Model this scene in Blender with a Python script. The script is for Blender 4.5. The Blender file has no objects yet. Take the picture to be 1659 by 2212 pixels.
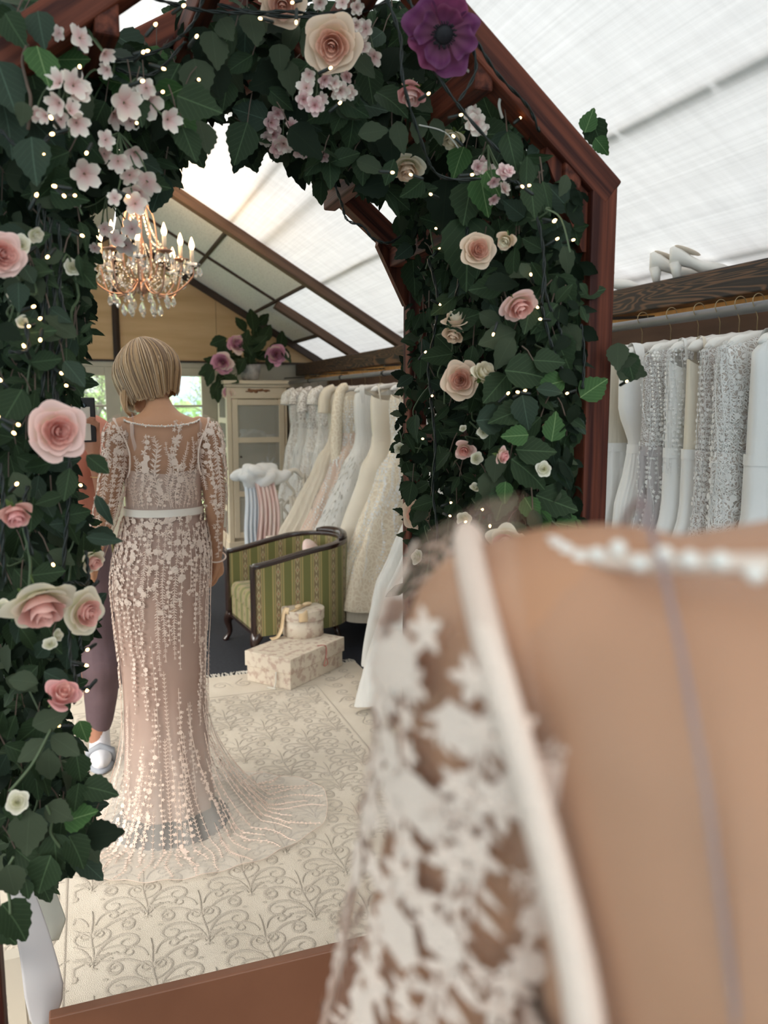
import bpy, bmesh, math, random
import numpy as np
from mathutils import Vector, Matrix, noise as mnoise
R = random.Random(11)
PI = math.pi
SC = bpy.context.scene
COL = SC.collection

# ------------------------------------------------------------------ camera
F_PX, IW, IH = 1750.0, 1659.0, 2212.0
PITCH, YAW, CAM_H = math.radians(7.616), math.radians(20.197), 1.47
cd = bpy.data.cameras.new('camera'); cam = bpy.data.objects.new('camera', cd); COL.objects.link(cam)
cam.location = (0, 0, CAM_H); cam.rotation_euler = (PI/2 - PITCH, 0, -YAW)
cd.sensor_fit = 'VERTICAL'; cd.sensor_height = 36.0; cd.lens = F_PX/IH*36.0
cd.clip_start = 0.01; cd.clip_end = 300
cd.dof.use_dof = True; cd.dof.focus_distance = 1.8; cd.dof.aperture_fstop = 5.4
SC.camera = cam

# ------------------------------------------------------------------ world, sun, exposure
w = bpy.data.worlds.new('world'); SC.world = w; w.use_nodes = True
nt = w.node_tree; nt.nodes.clear()
out = nt.nodes.new('ShaderNodeOutputWorld'); bg = nt.nodes.new('ShaderNodeBackground')
geo = nt.nodes.new('ShaderNodeTexCoord'); sep = nt.nodes.new('ShaderNodeSeparateXYZ'); rmp = nt.nodes.new('ShaderNodeValToRGB')
nt.links.new(geo.outputs['Generated'], sep.inputs[0]); nt.links.new(sep.outputs['Z'], rmp.inputs[0])
rmp.color_ramp.elements[0].position = 0.0; rmp.color_ramp.elements[0].color = (.14, .205, .235, 1)
rmp.color_ramp.elements[1].position = 0.35; rmp.color_ramp.elements[1].color = (1.0, .98, .95, 1)
nt.links.new(rmp.outputs[0], bg.inputs[0]); nt.links.new(bg.outputs[0], out.inputs[0])
bg.inputs[1].default_value = 3.9
sd = bpy.data.lights.new('sun', 'SUN'); sun = bpy.data.objects.new('sun', sd); COL.objects.link(sun)
sd.energy = 2.6; sd.angle = math.radians(32); sd.color = (1, .95, .87); sun.rotation_euler = Vector((1.0, .55, -.62)).to_track_quat('-Z', 'Y').to_euler()
SC.view_settings.view_transform = 'Standard'; SC.view_settings.look = 'None'
SC.view_settings.gamma = 1.0; SC.view_settings.use_curve_mapping = False
SC.view_settings.exposure = 0.88
SC.cycles.transparent_max_bounces = 32; SC.cycles.max_bounces = 10; SC.cycles.diffuse_bounces = 5
SC.cycles.transmission_bounces = 8; SC.cycles.glossy_bounces = 3; SC.cycles.sample_clamp_indirect = 6.0
SC.cycles.caustics_reflective = False; SC.cycles.caustics_refractive = False

# ------------------------------------------------------------------ rays: pixel + a depth give a point of the room
_r = Vector((math.cos(YAW), -math.sin(YAW), 0)); _fh = Vector((math.sin(YAW), math.cos(YAW), 0)); _z = Vector((0, 0, 1))
_f = _fh*math.cos(PITCH) - _z*math.sin(PITCH); _u = _fh*math.sin(PITCH) + _z*math.cos(PITCH)
CAM = Vector((0, 0, CAM_H))
def ray(u, v): return _r*((u-IW/2)/F_PX) + _u*((IH/2-v)/F_PX) + _f
def onY(u, v, y): d = ray(u, v); return CAM + d*(y/d.y)
def onX(u, v, x): d = ray(u, v); return CAM + d*(x/d.x)
def onZ(u, v, z): d = ray(u, v); return CAM + d*((z-CAM_H)/d.z)

# ------------------------------------------------------------------ materials
MATS = {}
def mat(name, col=(.8,.8,.8), rough=.6, col2=None, nscale=8.0, nstretch=(1,1,1), bump=0.0, bscale=40.0, bstretch=None, metal=0.0, spec=.5, trans=0.0, sheen=0.0,
        transp=0.0, emit=None, estr=0.0, randv=0.0, coords='Object', ramp=(.35,.65), coat=0.0, detail=4.0):
    if name in MATS: return MATS[name]
    m = bpy.data.materials.new(name); MATS[name] = m; m.use_nodes = True
    n = m.node_tree.nodes; l = m.node_tree.links; n.clear()
    o = n.new('ShaderNodeOutputMaterial'); b = n.new('ShaderNodeBsdfPrincipled')
    b.inputs['Roughness'].default_value = rough; b.inputs['Metallic'].default_value = metal
    b.inputs['Specular IOR Level'].default_value = spec; b.inputs['Base Color'].default_value = (*col, 1)
    if sheen: b.inputs['Sheen Weight'].default_value = sheen
    if coat: b.inputs['Coat Weight'].default_value = coat; b.inputs['Coat Roughness'].default_value = .15
    if emit: b.inputs['Emission Color'].default_value = (*emit, 1); b.inputs['Emission Strength'].default_value = estr
    tc = n.new('ShaderNodeTexCoord')
    csock = None
    if col2 is not None:
        mp = n.new('ShaderNodeMapping'); mp.inputs['Scale'].default_value = nstretch
        no = n.new('ShaderNodeTexNoise'); no.inputs['Scale'].default_value = nscale; no.inputs['Detail'].default_value = detail
        rp = n.new('ShaderNodeValToRGB'); rp.color_ramp.elements[0].position = ramp[0]; rp.color_ramp.elements[1].position = ramp[1]
        rp.color_ramp.elements[0].color = (*col, 1); rp.color_ramp.elements[1].color = (*col2, 1)
        l.new(tc.outputs[coords], mp.inputs[0]); l.new(mp.outputs[0], no.inputs['Vector']); l.new(no.outputs['Fac'], rp.inputs[0])
        csock = rp.outputs[0]
    if randv:
        oi = n.new('ShaderNodeObjectInfo'); hs = n.new('ShaderNodeHueSaturation'); mr = n.new('ShaderNodeMapRange')
        mr.inputs['To Min'].default_value = 1-randv; mr.inputs['To Max'].default_value = 1+randv
        l.new(oi.outputs['Random'], mr.inputs['Value']); l.new(mr.outputs[0], hs.inputs['Value'])
        if csock is not None: l.new(csock, hs.inputs['Color'])
        else: hs.inputs['Color'].default_value = (*col, 1)
        csock = hs.outputs[0]
    if csock is not None: l.new(csock, b.inputs['Base Color'])
    if bump:
        mp2 = n.new('ShaderNodeMapping'); mp2.inputs['Scale'].default_value = bstretch or nstretch
        nb = n.new('ShaderNodeTexNoise'); nb.inputs['Scale'].default_value = bscale; nb.inputs['Detail'].default_value = 3
        bu = n.new('ShaderNodeBump'); bu.inputs['Strength'].default_value = bump; bu.inputs['Distance'].default_value = .01
        l.new(tc.outputs[coords], mp2.inputs[0]); l.new(mp2.outputs[0], nb.inputs['Vector']); l.new(nb.outputs['Fac'], bu.inputs['Height']); l.new(bu.outputs[0], b.inputs['Normal'])
    sh = b.outputs[0]
    if trans:
        tr = n.new('ShaderNodeBsdfTranslucent'); mx = n.new('ShaderNodeMixShader'); mx.inputs[0].default_value = trans
        if csock is not None: l.new(csock, tr.inputs[0])
        else: tr.inputs[0].default_value = (*col, 1)
        l.new(sh, mx.inputs[1]); l.new(tr.outputs[0], mx.inputs[2]); sh = mx.outputs[0]
    if transp:
        tp = n.new('ShaderNodeBsdfTransparent'); mx = n.new('ShaderNodeMixShader'); mx.inputs[0].default_value = transp
        l.new(sh, mx.inputs[1]); l.new(tp.outputs[0], mx.inputs[2]); sh = mx.outputs[0]
    l.new(sh, o.inputs[0])
    return m
def nodes_of(m): return m.node_tree.nodes, m.node_tree.links
def find(m, t): return [x for x in m.node_tree.nodes if x.type == t][0]

# ------------------------------------------------------------------ mesh building
class MB:
    def __init__(s): s.v = []; s.f = []; s.mi = []; s.uv = None; s.k = 0
    def add(s, vs, fs, mi=None):
        b = len(s.v); s.v.extend([tuple(p) for p in vs]); s.f.extend([tuple(i+b for i in f) for f in fs]); s.mi.extend([s.k if mi is None else mi]*len(fs))
        return s
    def box(s, c, size, rot=None, bev=0):
        hx, hy, hz = size[0]/2, size[1]/2, size[2]/2
        vs = [Vector((x*hx, y*hy, z*hz)) for x in (-1,1) for y in (-1,1) for z in (-1,1)]
        if rot is not None: vs = [rot @ p for p in vs]
        c = Vector(c)
        return s.add([p+c for p in vs], [(0,1,3,2),(4,6,7,5),(0,4,5,1),(2,3,7,6),(0,2,6,4),(1,5,7,3)])
    def box2(s, a, b): return s.box([(a[i]+b[i])/2 for i in range(3)], [abs(b[i]-a[i]) for i in range(3)])
    def bar(s, a, b, w, h, up=(0,0,1)):          # rectangular bar from a to b
        a, b = Vector(a), Vector(b); d = (b-a).normalized(); up = Vector(up)
        x = d.cross(up).normalized(); y = x.cross(d).normalized()
        vs = [p + x*sx*w/2 + y*sy*h/2 for p in (a, b) for sx, sy in ((-1,-1),(1,-1),(1,1),(-1,1))]
        return s.add(vs, [(3,2,1,0),(4,5,6,7),(0,1,5,4),(1,2,6,5),(2,3,7,6),(3,0,4,7)])
    def tube(s, pts, r, n=6, cap=True):
        pts = [Vector(p) for p in pts]; m = len(pts)
        rs = r if isinstance(r, (list, tuple)) else [r]*m
        t0 = (pts[1]-pts[0]).normalized(); x = t0.orthogonal().normalized()
        vs = []
        for i, p in enumerate(pts):
            t = (pts[min(i+1, m-1)] - pts[max(i-1, 0)])
            t = t.normalized() if t.length > 1e-9 else t0
            x = (x - t*x.dot(t)); x = x.normalized() if x.length > 1e-6 else t.orthogonal().normalized()
            y = t.cross(x)
            for k in range(n):
                a = 2*PI*k/n; vs.append(p + (x*math.cos(a) + y*math.sin(a))*rs[i])
        fs = [(i*n+k, i*n+(k+1)%n, (i+1)*n+(k+1)%n, (i+1)*n+k) for i in range(m-1) for k in range(n)]
        if cap: fs += [tuple(range(n-1, -1, -1)), tuple((m-1)*n+k for k in range(n))]
        return s.add(vs, fs)
    def lathe(s, prof, n=16, c=(0,0,0), cap=True):   # prof: (r, z)
        c = Vector(c); vs = [c + Vector((r*math.cos(2*PI*k/n), r*math.sin(2*PI*k/n), z)) for r, z in prof for k in range(n)]
        m = len(prof)
        fs = [(i*n+k, i*n+(k+1)%n, (i+1)*n+(k+1)%n, (i+1)*n+k) for i in range(m-1) for k in range(n)]
        if cap: fs += [tuple(range(n-1, -1, -1)), tuple((m-1)*n+k for k in range(n))]
        return s.add(vs, fs)
    def ell(s, c, r, nu=16, nv=10, rot=None):
        c = Vector(c); vs = []; fs = []
        for j in range(nv+1):
            t = PI*j/nv
            for i in range(nu):
                a = 2*PI*i/nu; p = Vector((r[0]*math.sin(t)*math.cos(a), r[1]*math.sin(t)*math.sin(a), -r[2]*math.cos(t)))
                if rot is not None: p = rot @ p
                vs.append(c+p)
        for j in range(nv):
            for i in range(nu): fs.append((j*nu+i, j*nu+(i+1)%nu, (j+1)*nu+(i+1)%nu, (j+1)*nu+i))
        return s.add(vs, fs)
    def grid(s, fn, nu, nv, closeu=False):
        vs = [fn(i/(nu if closeu else nu-1), j/(nv-1)) for j in range(nv) for i in range(nu)]
        fs = []
        for j in range(nv-1):
            for i in range(nu if closeu else nu-1):
                fs.append((j*nu+i, j*nu+(i+1)%nu, (j+1)*nu+(i+1)%nu, (j+1)*nu+i))
        s.last_uv = [(i/(nu if closeu else nu-1), j/(nv-1)) for j in range(nv) for i in range(nu)]
        return s.add(vs, fs)
    def mesh(s, name, mats, smooth=True, uv=None):
        me = bpy.data.meshes.new(name); me.from_pydata([tuple(p) for p in s.v], [], s.f); 
        for m in (mats if isinstance(mats, (list, tuple)) else [mats]): me.materials.append(m)
        if any(s.mi): me.polygons.foreach_set('material_index', s.mi)
        if smooth: me.polygons.foreach_set('use_smooth', [True]*len(me.polygons))
        if uv is not None:
            ul = me.uv_layers.new(name='UVMap'); li = np.empty(len(me.loops), np.int32); me.loops.foreach_get('vertex_index', li)
            ul.data.foreach_set('uv', np.asarray(uv, np.float32)[li].ravel())
        me.update(); return me
    def obj(s, name, mats, parent=None, smooth=False, uv=None): return link(name, s.mesh(name, mats, smooth, uv), parent)
def link(name, me, parent=None, M=None):
    o = bpy.data.objects.new(name, me); COL.objects.link(o)
    if parent is not None: o.parent = parent
    if M is not None: o.matrix_basis = M
    return o
def tag(o, label=None, cat=None, group=None, kind=None):
    if label: o['label'] = label
    if cat: o['category'] = cat
    if group: o['group'] = group
    if kind: o['kind'] = kind
    return o
def thing(name, label, cat, loc=(0,0,0), rz=0, group=None, M=None):
    o = bpy.data.objects.new(name, None); COL.objects.link(o); o.empty_display_size = .05
    if M is not None: o.matrix_basis = M
    else: o.location = loc; o.rotation_euler = (0, 0, rz)
    return tag(o, label, cat, group)
def bevel(o, wd=.004, seg=2):
    m = o.modifiers.new('bevel', 'BEVEL'); m.width = wd; m.segments = seg; m.limit_method = 'ANGLE'; return o
def struct(name, mb, m, smooth=False): return tag(mb.obj(name, m, None, smooth), kind='structure')
def copy_tree(o, parent=None):
    c = o.copy(); COL.objects.link(c)
    for k in ('label',):
        pass
    if parent is not None: c.parent = parent
    for ch in list(o.children): copy_tree(ch, c)
    return c
def frame(x, z):           # matrix from an x direction and an approximate z direction
    x = Vector(x).normalized(); z = Vector(z); z = z - x*z.dot(x)
    z = z.normalized() if z.length > 1e-6 else x.orthogonal().normalized()
    y = z.cross(x); return Matrix((x, y, z)).transposed()
def at(p, rot=None, s=1.0):
    M = Matrix.Translation(Vector(p))
    if rot is not None: M = M @ rot.to_4x4()
    return M @ Matrix.Diagonal((s, s, s, 1)) if not isinstance(s, tuple) else M @ Matrix.Diagonal((*s, 1))
def smoothpath(pts, n=8):   # Catmull-Rom
    P = [Vector(p) for p in pts]; o = []
    for i in range(len(P)-1):
        p0, p1, p2, p3 = P[max(i-1,0)], P[i], P[i+1], P[min(i+2,len(P)-1)]
        for k in range(n):
            t = k/n; o.append(.5*((2*p1) + (p2-p0)*t + (2*p0-5*p1+4*p2-p3)*t*t + (3*p1-p0-3*p2+p3)*t**3))
    o.append(P[-1]); return o
def inpoly(u, v, P):
    c = False; j = len(P)-1
    for i in range(len(P)):
        if (P[i][1] > v) != (P[j][1] > v) and u < (P[j][0]-P[i][0])*(v-P[i][1])/(P[j][1]-P[i][1]) + P[i][0]: c = not c
        j = i
    return c
def lerp(a, b, t): return a + (b-a)*t
def table(x, T):            # piecewise linear table of (x, values...)
    if x <= T[0][0]: return T[0][1:]
    for a, b in zip(T, T[1:]):
        if x <= b[0]:
            t = (x-a[0])/(b[0]-a[0]); t = t*t*(3-2*t)*.5 + t*.5
            return tuple(lerp(p, q, t) for p, q in zip(a[1:], b[1:]))
    return T[-1][1:]
# ------------------------------------------------------------------ materials of the setting
def fabric_roof():
    m = mat('roof_fabric', (.9,.9,.9), .8, spec=.1); n, l = nodes_of(m); n.clear()
    o = n.new('ShaderNodeOutputMaterial'); d = n.new('ShaderNodeBsdfDiffuse'); t = n.new('ShaderNodeBsdfTranslucent'); mx = n.new('ShaderNodeMixShader'); mx.inputs[0].default_value = .115
    tc = n.new('ShaderNodeTexCoord'); cols = []
    for sc_, st in ((1.0, (60, .22, 1)), (1.0, (24, .7, 1)), (2.4, (1, 3, 1)), (1.0, (.5, 30, 1))):
        mp = n.new('ShaderNodeMapping'); mp.inputs['Scale'].default_value = st; mp.inputs['Rotation'].default_value = (0, 0, .06)
        no = n.new('ShaderNodeTexNoise'); no.inputs['Scale'].default_value = sc_*2; no.inputs['Detail'].default_value = 5
        l.new(tc.outputs['Object'], mp.inputs[0]); l.new(mp.outputs[0], no.inputs['Vector']); cols.append(no.outputs['Fac'])
    a = n.new('ShaderNodeMath'); a.operation = 'ADD'; b = n.new('ShaderNodeMath'); b.operation = 'ADD'
    c_ = n.new('ShaderNodeMath'); c_.operation = 'MULTIPLY_ADD'; c_.inputs[1].default_value = .45; l.new(cols[3], c_.inputs[0]); l.new(cols[2], c_.inputs[2]); l.new(cols[0], a.inputs[0]); l.new(cols[1], a.inputs[1]); l.new(a.outputs[0], b.inputs[0]); l.new(c_.outputs[0], b.inputs[1])
    mr = n.new('ShaderNodeMapRange'); mr.inputs['From Min'].default_value = 1.25; mr.inputs['From Max'].default_value = 2.2; mr.inputs['To Min'].default_value = .79; mr.inputs['To Max'].default_value = .97
    l.new(b.outputs[0], mr.inputs[0])
    cm = n.new('ShaderNodeMix'); cm.data_type = 'RGBA'; cm.inputs[6].default_value = (0,0,0,1); cm.inputs[7].default_value = (.95,.965,.985,1); l.new(mr.outputs[0], cm.inputs[0])
    l.new(cm.outputs[2], d.inputs[0]); l.new(cm.outputs[2], t.inputs[0]); l.new(d.outputs[0], mx.inputs[1]); l.new(t.outputs[0], mx.inputs[2]); l.new(mx.outputs[0], o.inputs[0])
    return m
M_ROOF = fabric_roof()
M_BURNT = mat('burnt_timber', (.008,.004,.003), .6, (.12,.058,.027), 2.2, (5, 5, .5), bump=.2, bscale=4, bstretch=(14,14,.6), ramp=(.45,1.0))
def burnt():
    m = M_BURNT; n, l = nodes_of(m); no = [x for x in n if x.type == 'TEX_NOISE'][0]; rp = [x for x in n if x.type == 'VALTORGB'][0]
    no.inputs['Detail'].default_value = 1.5; no.inputs['Distortion'].default_value = .6; k = n.new('ShaderNodeMath'); k.operation = 'MULTIPLY'; k.inputs[1].default_value = 150; s = n.new('ShaderNodeMath'); s.operation = 'SINE'; r_ = n.new('ShaderNodeMapRange'); r_.inputs['From Min'].default_value = -1
    l.new(no.outputs['Fac'], k.inputs[0]); l.new(k.outputs[0], s.inputs[0]); l.new(s.outputs[0], r_.inputs['Value']); l.new(r_.outputs[0], rp.inputs[0])
burnt()
M_RAFTER = mat('brown_rafter', (.055,.028,.016), .65, (.11,.06,.034), 4, (9,9,.6), bump=.15, bscale=6)
M_DARK = mat('dark_trim', (.028,.016,.011), .6, (.05,.028,.018), 5, (6,6,.8))
M_PLY = mat('plywood', (.56,.36,.175), .55, (.70,.48,.26), 1.6, (.7,1,6), bump=.05, bscale=12, ramp=(.3,.7))
M_BOARD = mat('speckled_board', (.90,.88,.83), .85, (.62,.60,.56), 75, (1,1,1), bump=.2, bscale=90, ramp=(.52,.70))
M_FRAME = mat('sage_cream_paint', (.50,.46,.36), .5, (.55,.51,.40), 6)
M_WALL = mat('cream_wall', (.60,.55,.45), .8, (.54,.49,.40), 3)
M_WALLDK = mat('brown_board_wall', (.10,.052,.032), .7, (.14,.075,.045), 3, (1,1,6))
M_CARPET = mat('navy_carpet', (.010,.012,.018), .95, (.018,.021,.03), 60, bump=.4, bscale=300)
M_PINE = mat('pine_lath', (.66,.33,.09), .5, (.78,.43,.14), 4, (8,1,8), bump=.05, bscale=10)
M_STEEL = mat('grey_steel_tube', (.16,.16,.165), .45, metal=.4)
M_IRON = mat('black_iron', (.025,.023,.022), .45, metal=.6)
M_MDF = mat('brown_fibreboard', (.17,.068,.034), .5, (.20,.083,.043), 5, (1,1,1))
M_GLASS = mat('window_glass', (.85,.95,.97), .02, spec=.6, transp=.88)

# ------------------------------------------------------------------ the room; beyond the arch its mirror reflection is built as solid things
RX, RZ, SL = .36, 3.2, .585           # ridge and roof slope
YF, YB = 8.8, -3.0                    # far gable, near end
def roofz(x): return RZ - SL*abs(x-RX)
mb = MB(); mb.box2((-1.95, YB, -.06), (2.62, YF+.1, 0)); struct('floor', mb, M_CARPET)
def slope_sheet(name, x0, x1, y0, y1, m, thick=0, sag=.012, kind='structure'):
    nx = max(2, int(abs(x1-x0)/.12)); ny = max(2, int((y1-y0)/.12)); b = MB()
    def fn(a, c):
        x = lerp(x0, x1, a); y = lerp(y0, y1, c); s = sag*(mnoise.noise(Vector((x*1.6, y*.8, 3))) + .35*mnoise.noise(Vector((x*5, y*2, 7)))) if sag else 0
        return (x, y, roofz(x)+s)
    b.grid(fn, nx, ny); o = b.obj(name, m, None, True)
    if thick: md = o.modifiers.new('t', 'SOLIDIFY'); md.thickness = thick; md.offset = 1 if x1 > x0 else -1
    return tag(o, kind=kind)
def mx(x): return 2*RX - x            # mirror across the ridge
slope_sheet('ceiling', RX, 2.62, YB, 6.2, M_ROOF); slope_sheet('ceiling', RX, mx(2.62), YB, 6.2, M_ROOF)
slope_sheet('ceiling', 1.70, 2.62, 6.2, 7.5, M_ROOF); slope_sheet('ceiling', 2.17, 2.62, 7.5, YF, M_ROOF)
slope_sheet('ceiling', mx(1.70), mx(2.62), 6.2, 7.5, M_ROOF)
cboards = []
def board_strip(x0, x1, y0, y1):       # rigid ceiling boards, each one a part
    b = MB(); g = .006
    for dz in (0, .02):
        for x, y in ((x0+g, y0+g), (x1-g, y0+g), (x1-g, y1-g), (x0+g, y1-g)): b.v.append((x, y, roofz(x)-.004+dz))
    b.f += [(3,2,1,0), (4,5,6,7), (0,1,5,4), (1,2,6,5), (2,3,7,6), (3,0,4,7)]; b.mi += [0]*6
    return b.obj('ceiling_board', M_BOARD, CEIL)
CEIL = bpy.data.objects.new('ceiling', None); COL.objects.link(CEIL); tag(CEIL, kind='structure')
for sgn in (0, 1):
    for (xa, xb) in ((RX, 1.08), (1.08, 1.70)):
        for (ya, yb) in ((6.2, 7.5), (7.5, YF)):
            a, b_ = (xa, xb) if not sgn else (mx(xb), mx(xa)); board_strip(a, b_, ya, yb)
board_strip(1.70, 2.17, 7.5, YF); board_strip(mx(2.62), mx(1.70), 7.5, YF)
def timber(name, a, b, wd, h, m, parent=None, up=(0,0,1), bev=.004, kind=None):
    a, b = Vector(a), Vector(b); d = b-a; L = d.length; z = d.normalized(); upv = Vector(up); x = upv.cross(z)
    x = x.normalized() if x.length > 1e-4 else z.orthogonal().normalized(); y = z.cross(x)
    q = MB(); q.box((0,0,L/2), (wd, h, L)); o = q.obj(name, m, parent)
    o.matrix_basis = Matrix.Translation(a) @ Matrix((x, y, z)).transposed().to_4x4()
    if bev: bevel(o, bev)
    if kind: tag(o, kind=kind)
    return o
def on_roof(x, y, dz=0): return (x, y, roofz(x)+dz)
# joints between the boards: dark strips
for s in (0, 1):
    f = (lambda x: x) if not s else mx
    for x in (1.08, 1.70): timber('ceiling_joint', on_roof(f(x), 6.2, -.014), on_roof(f(x), YF, -.014), .028, .02, M_DARK, CEIL, bev=0)
    timber('ceiling_joint', on_roof(f(RX+.01), 7.5, -.014), on_roof(f(1.70), 7.5, -.014), .028, .02, M_DARK, CEIL, bev=0)
timber('ceiling_joint', on_roof(2.17, 7.5, -.014), on_roof(2.17, YF, -.014), .03, .03, M_DARK, CEIL, bev=0)
# rafters
for i, (y, x0) in enumerate(((6.2, RX), (7.5, 1.70), (YF-.06, RX), (2.6-1.9, RX))):
    if i == 3: continue
    timber('trim_1', on_roof(x0, y, -.04), on_roof(2.56, y, -.04), .10 if i < 2 else .04, .075, M_RAFTER if i < 2 else M_DARK, kind='structure')
    timber('trim_2', on_roof(mx(x0), y, -.04), on_roof(mx(2.56), y, -.04), .10 if i < 2 else .04, .075, M_RAFTER if i < 2 else M_DARK, kind='structure')
# battens lying on the outside of the translucent cloth, seen as shadow lines through it
M_BATTEN = mat('weathered_batten', (.16,.11,.07), .8)
k = 0
for s in (0, 1):
    f = (lambda x: x) if not s else mx
    for x, wd, segs in ((1.08, .03, ((-2.8, 1.2), (1.25, 3.6), (3.64, 6.15))), (1.77, .038, ((-2.8, 1.5), (1.53, 2.0), (2.02, 2.45), (2.47, 6.15))), (2.375, .02, ((-2.8, 2.35), (2.37, 6.1)))):
        for (ya, yb) in segs:
            timber('trim_3', on_roof(f(x), ya, .022), on_roof(f(x), yb, .022), wd, .016, M_BATTEN, bev=0, kind='structure')
    for y in (4.4,):
        timber('trim_4', on_roof(f(RX+.05), y, .028), on_roof(f(2.5), y, .028), .03, .02, M_BATTEN, bev=0, kind='structure')
timber('trim_4', on_roof(RX+.05, .62, .05), on_roof(2.5, .62, .05), .07, .02, M_BATTEN, bev=0, kind='structure')
for x in (1.33,): timber('trim_4', on_roof(x, 4.4, .045), on_roof(x, 6.2, .045), .05, .016, M_BATTEN, bev=0, kind='structure')
# side walls and wall plates
mb = MB(); mb.box2((2.56, YB, 0), (2.62, YF, 1.92)); struct('wall_right', mb, M_WALLDK)
LWALL = bpy.data.objects.new('wall_left', None); COL.objects.link(LWALL); tag(LWALL, kind='structure')
for a, b_ in (((-1.95, YB, 0), (-1.89, YF, .55)), ((-1.95, YB, 1.74), (-1.89, YF, 1.9))): q = MB(); q.box2(a, b_); q.obj('wall_panel', M_WALL, LWALL)
for k in range(8):
    y = lerp(YB+.05, YF-.05, k/7); q = MB(); q.box2((-1.95, y-.05, .55), (-1.89, y+.05, 1.74)); q.obj('wall_post', M_WALL, LWALL)
    if k < 7:  # unseen windows added along this wall to let more daylight in
        y1 = lerp(YB+.05, YF-.05, (k+1)/7); ADDED_WIN = bpy.data.objects.new('window_%d' % (k+1), None); COL.objects.link(ADDED_WIN); tag(ADDED_WIN, kind='structure')
        for a, b_ in (((-1.94, y+.05, .55), (-1.90, y1-.05, .60)), ((-1.94, y+.05, 1.69), (-1.90, y1-.05, 1.74)), ((-1.94, (y+y1)/2-.02, .60), (-1.90, (y+y1)/2+.02, 1.69))): q = MB(); q.box2(a, b_); q.obj('window_frame', M_FRAME, ADDED_WIN)
        q = MB(); q.box2((-1.925, y+.05, .60), (-1.919, y1-.05, 1.69)); q.obj('pane', M_GLASS, ADDED_WIN)
def plate(y0, y1, zt, zb, name='trim_5', x=2.2): return timber(name, (x+.05, y0, (zt+zb)/2), (x+.05, y1, (zt+zb)/2), .10, zt-zb, M_BURNT, kind='structure', bev=.006)
plate(-1.0, 4.1, 1.962, 1.852); plate(4.1, YF-.02, 1.895, 1.772)
timber('trim_6', (-1.70, -1, 1.87), (-1.70, YF-.02, 1.87), .1, .11, M_BURNT, kind='structure')
timber('trim_7', (2.31, -1.0, 1.845), (2.31, 4.1, 1.845), .02, .09, M_PINE, kind='structure', bev=0)
timber('trim_7', (2.31, 4.1, 1.765), (2.31, YF-.02, 1.765), .02, .09, M_PINE, kind='structure', bev=0)
# far gable: plywood sheets above the doors, dark post between
G = bpy.data.objects.new('wall_back', None); COL.objects.link(G); tag(G, kind='structure')
zt = onY(250, 781, YF).z
def gable_sheet(x0, x1):
    q = MB(); 
    xs = sorted({x0, x1} | ({RX} if x0 < RX < x1 else set())); top = [(x, roofz(x)-.01) for x in xs]
    lo = [(x0, zt+.004), (x1, zt+.004)]
    poly = [lo[0], lo[1]] + top[::-1]; n_ = len(poly)
    q.v = [(x, YF, z) for x, z in poly] + [(x, YF+.02, z) for x, z in poly]
    q.f = [tuple(range(n_)), tuple(range(2*n_-1, n_-1, -1))] + [(i, n_+i, n_+(i+1) % n_, (i+1) % n_) for i in range(n_)]; q.mi = [0]*len(q.f)
    return q.obj('plywood_sheet', M_PLY, G)
q = MB(); q.box2((-1.93, YF+.022, zt-.02), (2.6, YF+.035, 1.95)); q.obj('backing', M_DARK, G); q = MB(); q.box2((1.33, YF+.022, 1.9), (1.38, YF+.035, 2.6)); q.obj('backing', M_DARK, G); q = MB(); q.box2((-.88, YF+.022, 1.9), (-.83, YF+.035, 2.4)); q.obj('backing', M_DARK, G)
for a, b_ in ((-1.93, -.86), (-.855, .355), (.36, 1.35), (1.355, 2.6)): gable_sheet(a, b_)
timber('post', (.345, YF-.03, zt), (.345, YF-.03, RZ-.05), .05, .05, M_DARK, G, bev=0)
timber('rail', (-1.93, YF-.02, zt+.01), (2.6, YF-.02, zt+.01), .03, .02, M_DARK, G, bev=0)
q = MB(); q.box2((1.44, YF, 0), (2.6, YF+.06, zt)); q.obj('wall_panel', M_WALL, G)
q = MB(); q.box2((-1.93, YF, 0), (-1.10, YF+.06, zt)); q.obj('wall_panel', M_WALL, G)
# glazed double doors
def px(u): return onY(u, 900, YF).x
def pz(v): return onY(300, v, YF).z
zs = [pz(812), pz(877), pz(944), pz(1007), pz(1070)]; z_low = .22
def glazed_door(name, x0, x1, g0, g1, gm):
    D = bpy.data.objects.new(name, None); COL.objects.link(D); tag(D, kind='structure')
    def bx(nm, a, b_, y0=YF, y1=YF+.05, m=M_FRAME): q = MB(); q.box2((a[0], y0, a[1]), (b_[0], y1, b_[1])); return bevel(q.obj(nm, m, D), .004)
    bx('stile', (x0, 0), (g0, zt-.05)); bx('stile', (g1, 0), (x1, zt-.05))
    bx('top_rail', (g0, zs[0]), (g1, zt-.05)); bx('bottom_rail', (g0, 0), (g1, z_low))
    for z in zs[1:] + [.55]: bx('glazing_bar', (g0, z-.012), (g1, z+.012), YF+.008, YF+.042)
    for x in gm: bx('glazing_bar', (x-.012, z_low), (x+.012, zs[0]), YF+.01, YF+.04)
    zz = [z_low, .55] + zs[::-1]; xx = [g0] + gm + [g1]
    for i in range(len(zz)-1):
        for j in range(len(xx)-1): bx('pane', (xx[j], zz[i]), (xx[j+1], zz[i+1]), YF+.022, YF+.028, M_GLASS)
    q = MB(); q.box2((x1-.08, YF-.05, .95), (x1-.05, YF, 1.0)); q.obj('handle', M_IRON, D)
glazed_door('door_1', px(-20), px(262), px(66), px(230), [px(150)])
glazed_door('door_2', px(263), px(470), px(296), px(437), [px(366)])
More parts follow.
